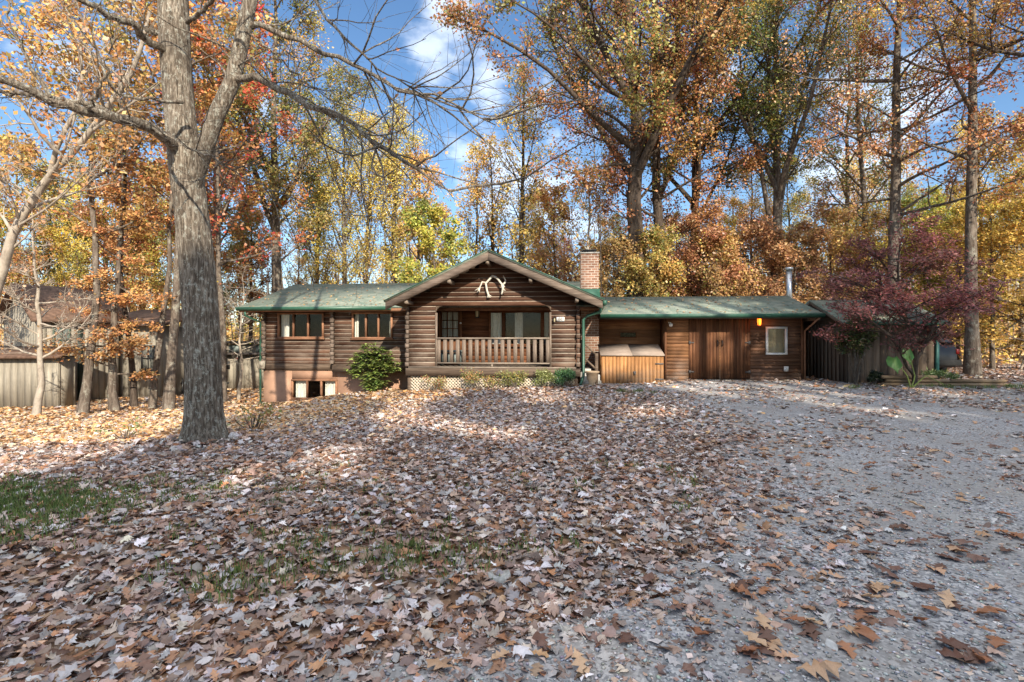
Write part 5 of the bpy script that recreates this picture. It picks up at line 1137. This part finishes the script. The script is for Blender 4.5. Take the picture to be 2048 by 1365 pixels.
for i, (px, vv, rx, h, n, lb, pal) in enumerate(((868, -.45, .35, .42, 1300, 'small yellowing shrub in front of the lattice', SP), (962, -.4, .55, .62, 2300, 'thin rusty shrub under the middle of the porch railing', SP), (1030, -.4, .55, .5, 2300, 'spreading olive shrub below the porch beam', SP[:1]+SP[3:4]+SP[:2]), (1085, -.4, .5, .5, 2200, 'spreading dark olive shrub right of centre under the porch', SP[:1]+SP[3:4]), (1128, -.45, .33, .5, 2500, 'round deep green bush at the right end of the porch', ((.05, .11, .04), (.08, .15, .05))))):
    x, y = house_to_world(Au(px, vv), vv); shrub('porch_shrub', lb, (x, y, gzf(x, y)), rx, .3, h, int(n*(.5 if i < 4 else .9)), .048, pal, 420+i, group='shrubs along the porch')
x, y = W(505, 862, 8.2)[:2]; shrub('weed_clump', 'straggly weeds at the right foot of the big tree', (x, y, gzf(x, y)), .35, .25, .45, 200, .06, SP, 430, cat='weeds', stems=9)
x, y = W(250, 890, 7.6)[:2]; shrub('weed_clump', 'thin weeds on the shade edge left of the big tree', (x, y, gzf(x, y)), .4, .2, .28, 90, .055, SP, 431, cat='weeds', stems=10)
# vine covered corner of the shed
x, y = W(1712, 765, 14.2)[:2]
shrub('climbing_shrub', 'tall dark green climbing shrub at the near corner of the shed', (x, y, gzf(x, y)), .42, .32, 1.75, 4200, .10, ((.05, .075, .025), (.09, .12, .04), (.14, .15, .05), (.10, .07, .04)), 440, z0=.9, stems=14, lobes=9)
x, y = W(1748, 766, 13.9)[:2]
shrub('clipped_bush', 'small dark rounded bush against the tan shed wall', (x, y, gzf(x, y)), .17, .15, .42, 1500, .05, ((.02, .03, .015), (.035, .05, .025)), 441, lobes=4)
# purple maple
mb = (*W(1830, 766, 13.4)[:2], gzf(*W(1830, 766, 13.4)[:2]))
def LM(p): return [tuple(W(a, b, d) - Vector(mb)) for a, b, d in p]
wo, lf = tree_geo(450, H=4.0, r=.05, f0=.3, n1=22, a1=16, len1=.5, n2=10, n3=5, nl=15500, ls=.08, sig=.12, pal=PURPLE, flat=.75, trop=.0, shape='flat', up=1.4, asp=.5, bend=.03,
    trunk=resample(LM([(1828, 768, 13.4), (1830, 745, 13.4), (1833, 715, 13.4), (1825, 680, 13.4), (1812, 640, 13.4), (1800, 590, 13.4), (1795, 540, 13.4), (1800, 490, 13.4)]), 13), trad=np.linspace(.065, .015, 14),
    limbs=[(LM([(1832, 755, 13.4), (1818, 745, 13.3), (1808, 720, 13.2), (1795, 690, 13.1), (1770, 660, 13), (1720, 630, 12.9), (1650, 610, 12.8)]), .045), (LM([(1833, 720, 13.4), (1850, 690, 13.5), (1875, 640, 13.5), (1910, 580, 13.6), (1950, 510, 13.6)]), .04),
           (LM([(1826, 680, 13.4), (1850, 640, 13.2), (1900, 620, 13), (1960, 610, 12.9)]), .03), (LM([(1812, 640, 13.4), (1760, 590, 13.3), (1700, 560, 13.2), (1640, 540, 13.1)]), .03), (LM([(1800, 590, 13.4), (1840, 530, 13.5), (1900, 480, 13.6)]), .03), (LM([(1798, 570, 13.4), (1760, 520, 13.4), (1715, 490, 13.4)]), .028), (LM([(1840, 700, 13.4), (1870, 670, 13), (1920, 660, 12.8)]), .025)])
tree('purple_maple', 'spreading purple red Japanese maple in front of the shed', mb, wo, lf, 'bark_dark')
# elephant ear
ee = (*W(1822, 762, 13.0)[:2], gzf(*W(1822, 762, 13.0)[:2]))
el_ = empty('elephant_ear', ee, 0, 'plant with huge bright green heart shaped leaves under the purple maple', 'plant')
def heart(c, d, tilt, L, yaw):
    g = G(); n = 9; rows_ = []
    for i in range(n):
        t = i/(n-1); wv = L*.42*math.sin(math.pi*min(1, .18+.82*t))**.8*(1.0 if t < .5 else (1-t)*2*.9+.1); 
        for k in (-1, -.5, 0, .5, 1): rows_.append((k*wv, (t-.2)*L - abs(k)*(.16*L if t < .3 else 0), -.12*L*t*t - .25*wv*k*k + .02*math.sin(k*9+t*8)))
    P = np.array(rows_); f = np.array([(i*5+j, i*5+j+1, (i+1)*5+j+1, (i+1)*5+j) for i in range(n-1) for j in range(4)])
    ct, st_ = math.cos(tilt), math.sin(tilt); P = np.stack([P[:, 0], P[:, 1]*ct+P[:, 2]*st_, -P[:, 1]*st_+P[:, 2]*ct], 1)
    cy_, sy_ = math.cos(yaw), math.sin(yaw); P = np.stack([P[:, 0]*cy_-P[:, 1]*sy_, P[:, 0]*sy_+P[:, 1]*cy_, P[:, 2]], 1) + np.array(c)
    g.add(P, f, np.where((np.arange(n*5) % 5 == 2)[:, None], np.array([.17, .28, .06]), np.array([.085, .20, .028]))); return g.build('leaf', MT['leaf_shiny'], el_, True)
l1 = Vector(W(1790, 722, 13.0)) - Vector(ee); l2 = Vector(W(1818, 706, 13.1)) - Vector(ee)
heart(l1, 0, R(62), .42, R(175)); heart(l2, 0, R(75), .38, R(188))
g = G()
for e, m_ in ((l1, (-.1, 0, .35)), (l2, (.12, .02, .3))): g.tube(resample([(0, 0, 0), m_, tuple(e)], 8), np.linspace(.017, .008, 9), 7)
g.tube(resample([(0, 0, 0), (.3, -.1, .35), (.75, -.1, .12)], 8), np.linspace(.018, .008, 9), 7)
g.build('stalk', plain('pale_green_stalk', (.2, .25, .06), .5), el_, True)
# raised bed of timbers
bd = empty('raised_bed', (*W(1890, 762, 13.6)[:2], gzf(*W(1890, 762, 13.6)[:2])), R(-3), 'low raised bed of stacked landscape timbers beside the shed', 'raised bed')
def timber(x0, x1, y, z):
    g = G(); a = np.arange(8)*np.pi/4+np.pi/8; g.prism([(y+.075*np.cos(t), z+.05*np.sin(t)) for t in a], 'x', x0, x1); return g.build('timber', MT['timber'], bd)
timber(-1.6, -.1, 0, .05); timber(-.08, 1.55, -.02, .05); timber(-1.5, .1, .02, .15); timber(.12, 1.5, .0, .15); timber(-1.62, -.25, -.02, .25)
g = G(); g.box(-1.5, 1.4, .08, .9, -.05, .13); g.build('soil', MT['soil'], bd)
x, y = W(1880, 752, 13.9)[:2]; shrub('bed_plant', 'low strappy green plant in the raised bed', (x, y, gzf(x, y)+.12), .45, .25, .28, 500, .11, ((.10, .16, .05), (.16, .22, .07)), 460, cat='plant', asp=.2)

# ------------------------------------------------------------------ leaf litter, gravel, grass
LIT = ((.39, .355, .345), (.34, .30, .29), (.225, .15, .12), (.30, .205, .16), (.38, .285, .235), (.15, .09, .07), (.30, .14, .07), (.42, .335, .28), (.25, .165, .13), (.42, .385, .375), (.33, .22, .165), (.34, .285, .26), (.40, .36, .35))
LITSUNGOLD = ((.50, .31, .15), (.45, .26, .12), (.50, .37, .24), (.42, .21, .085), (.48, .39, .30))  # far left litter: fresh gold leaves, with the lawn's sunlight put into the colour
LITOAK = ((.20, .10, .06), (.26, .135, .075), (.15, .075, .05), (.30, .16, .085), (.34, .21, .13))
TEMPL = {'oak': ([0, .12, .25, .36, .48, .6, .72, .85, 1.0], [.02, .05, .24, .09, .38, .12, .32, .15, .02]),
         'maple': ([0, .1, .2, .32, .44, .56, .68, .82, 1.0], [.02, .40, .20, .54, .22, .42, .15, .13, .0]),
         'plain': ([0, .2, .5, .8, 1.0], [.02, .30, .38, .24, .0]), 'far': ([0, .45, 1.0], [.05, .42, .0])}
def litter(g, X, Y, L, kind, pal, rs, lift=.03, tilt=.27, curl=.6, zo=0.0):
    t, w_ = map(np.array, TEMPL[kind]); m = len(t); n = len(X)
    c = curl*np.clip(rs.standard_normal((n, 1)), -1.1, 1.1); b = curl*(rs.random((n, 1))-.35)
    lx = np.stack([-w_, 0*w_, w_], 1); ly = np.repeat(t[:, None], 3, 1)-.5; ly[1:-1, [0, 2]] += (.07*(w_[1:-1] > .2))[:, None] if kind in ('oak', 'maple') else 0                               # (m,3)
    lz = (b[:, :, None]*(ly**2)[None]*1.2 + c[:, :, None]*(lx**2)[None]*1.6 + (.05*np.array([1, 0, 1])*(w_[:, None] > .05))[None])
    lz = lz + .035*rs.standard_normal((n, m, 3))*(1 if m > 5 else .4); asym = 1 + .2*rs.standard_normal((n, m, 3))
    LX = lx[None]*asym*np.where(rs.random((n, 1, 1)) < .5, 1, .8); LY = np.repeat(ly[None], n, 0)
    P = np.stack([LX, LY, lz], -1).reshape(n, m*3, 3) * L[:, None, None]
    nr = unit(np.stack([tilt*rs.standard_normal(n), tilt*rs.standard_normal(n), np.ones(n)], 1)); a = rs.random(n)*6.283
    d = np.stack([np.cos(a), np.sin(a), np.zeros(n)], 1); d = unit(d - nr*(d*nr).sum(1, keepdims=True)); s = np.cross(d, nr)
    flip = np.where(rs.random(n) < .5, 1., -1.)[:, None]
    Wp = P[:, :, 0:1]*s[:, None] + P[:, :, 1:2]*d[:, None] + P[:, :, 2:3]*(nr*flip)[:, None]
    Wp += np.stack([X, Y, np.zeros(n)], 1)[:, None]
    zmin = Wp[:, :, 2].min(1); zc_ = Wp[:, :, 2].mean(1)
    base_ = gz(X, Y) + zo + lift*rs.random(n)**1.5 - np.where(rs.random(n) < .6, .5*zmin+.5*zc_, zc_)
    Wp[:, :, 2] += base_[:, None]
    q = []
    for i in range(m-1):
        for j in (0, 1): q.append((i*3+j, i*3+j+1, (i+1)*3+j+1, (i+1)*3+j))
    f = (np.arange(n)*m*3)[:, None, None] + np.array(q)[None]
    g.add(Wp.reshape(-1, 3), f.reshape(-1, 4), np.repeat(np.minimum(cols(n, pal, rs, .2, None, .025)*1.12, .8), m*3, 0))
def in_house(x, y):
    u = CT*(x-OX) - ST*(y-OY); v = ST*(x-OX) + CT*(y-OY)
    return ((v > VM-.1) & (u > ua-.1) & (u < uc)) | ((v > -.1) & (u >= uc-.3) & (u < 4.4)) | ((v > VG-.35) & (u > 4.3) & (u < s4+.1)) | ((x > 9.4) & (y > 14.4) & (x < 12.5))
def fbm(x, y): return .5 + .22*np.sin(x*1.1+1.7*np.sin(y*.7))+.16*np.sin(y*2.3+x*1.3)+.12*np.sin(x*4.1-y*3.3+2)
def dens(x, y):
    e = edge(y); dd = np.where(x1f(y) > x, x-e, -1)
    d = np.where(dd < 0, 1.0, np.clip(1-dd/1.6, .0, 1)**1.7 + .27*np.clip(fbm(x*1.3, y*1.6)*2.6-1.05, 0, 1.6))
    d = np.where((y > 10.5) & (dd > 0), np.maximum(d, (.25+.55*np.clip((y-10.5)/4, 0, 1))*np.clip(fbm(x*1.4, y*2)*1.9-.35, 0.1, 1)), d); d = np.where((x > 9) & (y > 9.5) & (dd > 0), np.maximum(d, .55*(fbm(x*1.3, y) > .48)), d)
    green = np.exp(-(((x+4.2)/1.1)**2+((y-4.3)/.5)**2)) + .45*np.exp(-(((x+1.0)/.8)**2+((y-3.35)/.22)**2))
    return np.clip(d, 0, 1)*(1-.62*np.clip(green, 0, 1))
def x1f(y): return np.interp(y, EDY, ENX)
def scatter(n, y0, y1, xw, rs, power=1.0):
    y = y0 + (y1-y0)*rs.random(n)**power; x = rs.uniform(-1, 1, n)*(y*1.12+xw)
    k = (rs.random(n) < dens(x, y)) & ~in_house(x, y); return x[k], y[k]
rs = np.random.default_rng(500); g = G()
for n, y0, y1, kind, s0_, s1_ in ((34000, 1.7, 7.5, 'maple', .05, .105), (14000, 1.7, 7.5, 'oak', .07, .135), (22000, 1.7, 7.5, 'plain', .03, .09)):
    x, y = scatter(n, y0, y1, 3.4, rs, .8); litter(g, x, y, rs.uniform(s0_, s1_, len(x)), kind, LIT if kind != 'oak' else LITOAK+LIT[:4], rs)
x = mo[0]+rs.standard_normal(500)*.42; y = mo[1]-.1+rs.standard_normal(500)*.36; litter(g, x, y, rs.uniform(.07, .13, 500), 'maple', LIT, rs, .10, .4)
n = 17000; y = 1.7+9*rs.random(n); x = rs.uniform(-1, 1, n)*(y*1.1+.3); k = x > edge(y)-.8; litter(g, x[k], y[k], rs.uniform(.012, .045, k.sum()), 'far', LIT[2:6]+LIT[8:9], rs, .004, .15, zo=.022)
g.build('fallen_leaves', MT['litter'], kind='stuff')
g = G()
for n, y0, y1, kind, s0_, s1_ in ((66000, 7.2, 13, 'plain', .055, .11), (28000, 7.2, 13, 'maple', .065, .125), (70000, 12.8, 27, 'far', .09, .16)):
    x, y = scatter(n, y0, y1, 4.0, rs, 1.0); L_ = rs.uniform(s0_, s1_, len(x)); gold = (rs.random(len(x)) < np.clip((-x-2.2)/3+(y-9)/9, .06, .8))
    litter(g, x[gold], y[gold], L_[gold], kind, LITSUNGOLD, rs, .04, .26); litter(g, x[~gold], y[~gold], L_[~gold], kind, LIT, rs, .04, .26)
g.build('fallen_leaves', MT['litter'], kind='stuff')
# crumbs of leaf and small stones on the near drive
g = G(); n = 16000; y = 1.7+3.6*rs.random(n)**1.1; x = rs.uniform(-1, 1, n)*(y*1.1+.3); k = (x > edge(y)-.35); x, y = x[k], y[k]; n = len(x)
ico = np.array([(0, 0, 1), (.94, 0, .2), (.29, .9, .25), (-.76, .56, .2), (-.76, -.56, .25), (.29, -.9, .2), (0, 0, -.6)]); icf = np.array([(0, 1, 2), (0, 2, 3), (0, 3, 4), (0, 4, 5), (0, 5, 1), (6, 2, 1), (6, 3, 2), (6, 4, 3), (6, 5, 4), (6, 1, 5)])
sz = .0055+.009*rs.random((n, 1, 1))**2; a = rs.random(n)*6.28; P = ico[None]*np.stack([rs.uniform(.8, 1.5, n), rs.uniform(.7, 1.1, n), rs.uniform(.4, .8, n)], 1)[:, None]*(1+.15*rs.standard_normal((n, 7, 1)))
P = np.stack([P[..., 0]*np.cos(a)[:, None]-P[..., 1]*np.sin(a)[:, None], P[..., 0]*np.sin(a)[:, None]+P[..., 1]*np.cos(a)[:, None], P[..., 2]], -1)*sz + np.stack([x, y, gz(x, y)+.021], 1)[:, None]
g.add(P.reshape(-1, 3), ((np.arange(n)*7)[:, None, None]+icf[None]).reshape(-1, 3), np.repeat(cols(n, ((.30, .30, .31), (.42, .41, .41), (.22, .22, .23), (.50, .48, .46), (.34, .31, .28)), rs, .15), 7, 0))
g.build('gravel_stones', MT['litter'], kind='stuff')
# grass
g = G()
def blades(cx_, cy_, sx, sy, n, h, pal):
    nt_ = max(4, n//22); ti = rs.integers(0, nt_, n); tx = cx_+sx*rs.standard_normal(nt_); ty = cy_+sy*rs.standard_normal(nt_)
    x = tx[ti]+.055*rs.standard_normal(n); y = ty[ti]+.055*rs.standard_normal(n); k = y > 1.8; x, y = x[k], y[k]; n = len(x); z = gz(x, y); a = rs.random(n)*6.28; hh = h*(.5+rs.random(n)); w_ = .0035
    l = np.stack([np.cos(a), np.sin(a)], 1)*(hh*.55*rs.random(n))[:, None]; s = np.stack([-np.sin(a), np.cos(a)], 1)*w_
    v = np.stack([np.stack([x-s[:, 0], y-s[:, 1], z], 1), np.stack([x+s[:, 0], y+s[:, 1], z], 1), np.stack([x+l[:, 0]*.4+s[:, 0]*.8, y+l[:, 1]*.4+s[:, 1]*.8, z+hh*.65], 1), np.stack([x+l[:, 0], y+l[:, 1], z+hh], 1), np.stack([x+l[:, 0]*.4-s[:, 0]*.8, y+l[:, 1]*.4-s[:, 1]*.8, z+hh*.65], 1)], 1)
    g.add(v.reshape(-1, 3), np.arange(n*5).reshape(n, 5), np.repeat(cols(n, pal, rs), 5, 0))
GR = ((.15, .22, .06), (.22, .29, .085), (.29, .31, .11), (.12, .17, .055))
blades(-4.2, 4.3, .75, .38, 7000, .058, GR); blades(-2.4, 4.9, .7, .35, 600, .04, GR); blades(-1.0, 3.45, .45, .12, 800, .055, GR+((.3, .26, .14),)); blades(-1.6, 3.2, .4,   .12, 500, .055, GR+((.32, .28, .15),)); blades(-.35, 3.5, .35, .12, 350, .055, GR); blades(.9, 5, .5, .4, 250, .06, GR); blades(-1.3, 4.4, 1, .5, 450, .045, GR); blades(12.3, 13.2, 1.2, .15, 900, .09, GR); blades(3.0, 12.6, .3, .15, 260, .08, GR)
g.build('grass', MT['leaf'], kind='stuff')
# leaves lying on the roofs
g = G(); n = 500; rsr = np.random.default_rng(611); P = []
def roof_leaves(n, u0, u1, v0, z0, v1, z1, bias):
    t = rsr.random(n)**bias; u = rsr.uniform(u0, u1, n); v = v0+.05+(v1-v0-.1)*t; z = z0+(z1-z0)*(v-v0)/(v1-v0)+.025
    return np.stack([OX+CT*u+ST*v, OY-ST*u+CT*v, z], 1)
P = np.concatenate([roof_leaves(230, UL+.2, Au(800, 3), EV, ZE, VR, ZR, 1.3), roof_leaves(200, UL2+.1, UR2-.2, EV2, ZE2, VR2, ZR2, 1.3)])
leaves(g, P, .085, cols(len(P), BROWN[:3]+((.2, .11, .06), (.42, .3, .15)), rsr), rsr, 2.5, .7); g.build('roof_leaves', MT['litter'], kind='stuff')
# large oak leaves lying singly on the gravel
oak = {}
for tone, pal in (('russet', ((.27, .12, .06),)), ('dark brown', ((.13, .065, .045),)), ('tan', ((.36, .22, .13),))):
    for v_ in range(3):
        rq = np.random.default_rng(620+len(oak)); g = G(); litter(g, np.array([0.]), np.array([0.]), np.array([1.0]), 'oak', pal, rq, 0, .12, .5); vv_ = g.v[0]; vv_[:, 2] -= vv_[:, 2].min(); oak[(tone, v_)] = (g, tone)
proto_l = {}
rq = random.Random(77); cnt = 0
spots = [(1900, 1300, .2), (1640, 1360, .2), (1400, 1285, .21), (1730, 1280, .17), (1760, 1190, .15), (1870, 1150, .17), (1300, 1170, .16), (1080, 1300, .17), (1250, 1290, .14), (880, 1350, .15), (1540, 1310, .15), (1980, 1240, .17), (1955, 1130, .16), (1740, 1115, .15), (1965, 1080, .15), (1545, 1145, .14), (1660, 1160, .15), (1720, 1245, .12), (1950, 1330, .15), (1850, 1185, .18), (1480, 1180, .15), (1600, 1050, .15), (1680, 1000, .15), (1740, 935, .15), (1870, 910, .16), (1830, 1020, .16), (1920, 1000, .16), (2010, 1075, .17), (1580, 925, .15), (1640, 870, .16), (1770, 870, .16), (1950, 850, .16), (1700, 950, .15), (1530, 990, .14), (1450, 1100, .14), (1350, 1230, .14), (1160, 1345, .15), (1000, 1330, .13), (2020, 960, .17), (1990, 900, .16)]
for _ in range(60): spots.append((rq.uniform(1480, 2040), rq.uniform(850, 1340), rq.uniform(.12, .17)))
for px, py, s_ in spots:
    d = 1.5*F/(py-682.5)
    for _ in range(4): d = (EYE-gzf((px-1024)/F*d, d))*F/(py-682.5)
    x, y = (px-1024)/F*d, d; key = (('russet', 'dark brown', 'tan')[rq.randrange(3)], rq.randrange(3))
    if key not in proto_l:
        o = oak[key][0].build('oak_leaf', MT['litter']); proto_l[key] = o
        tag(o, {'russet': 'russet lobed oak leaf lying singly on the grey gravel', 'dark brown': 'dark brown curled oak leaf lying singly on the grey gravel', 'tan': 'pale tan oak leaf lying singly on the grey gravel'}[key[0]], 'leaf', key[0]+' oak leaves scattered on the gravel')
    else: o = proto_l[key].copy(); COL.objects.link(o)
    o.location = (x, y, gzf(x, y)+.024); o.scale = (s_,)*3; o.rotation_euler = (rq.uniform(-.2, .2), rq.uniform(-.2, .2), rq.uniform(0, 6.28))
# pale flat stone at the lawn bank
x, y = W(1000, 1165, 3.2)[:2]
g = G(); a = np.linspace(0, 2*np.pi, 11)[:-1]; rq2 = np.random.default_rng(3); r_ = .075+.025*rq2.random(10)
top = [(r_[i]*math.cos(a[i])*.85, r_[i]*math.sin(a[i])*.6, .025+.014*math.sin(i*1.7)) for i in range(10)]; bot = [(p[0]*1.15, p[1]*1.15, -.05) for p in top]
g.add(top+bot, [tuple(range(10))] + [(i, i+10, (i+1) % 10+10, (i+1) % 10) for i in range(10)])
o = g.build('flat_stone', plain('pale_stone', (.42, .40, .36), .9, .2, 0, .35, 30)); o.location = (x, y, gzf(x, y)+.012); tag(o, 'pale flat stone half buried in leaves at the lawn edge', 'stone')
print('objects', len(bpy.data.objects), 'polys', sum(len(m.polygons) for m in bpy.data.meshes))
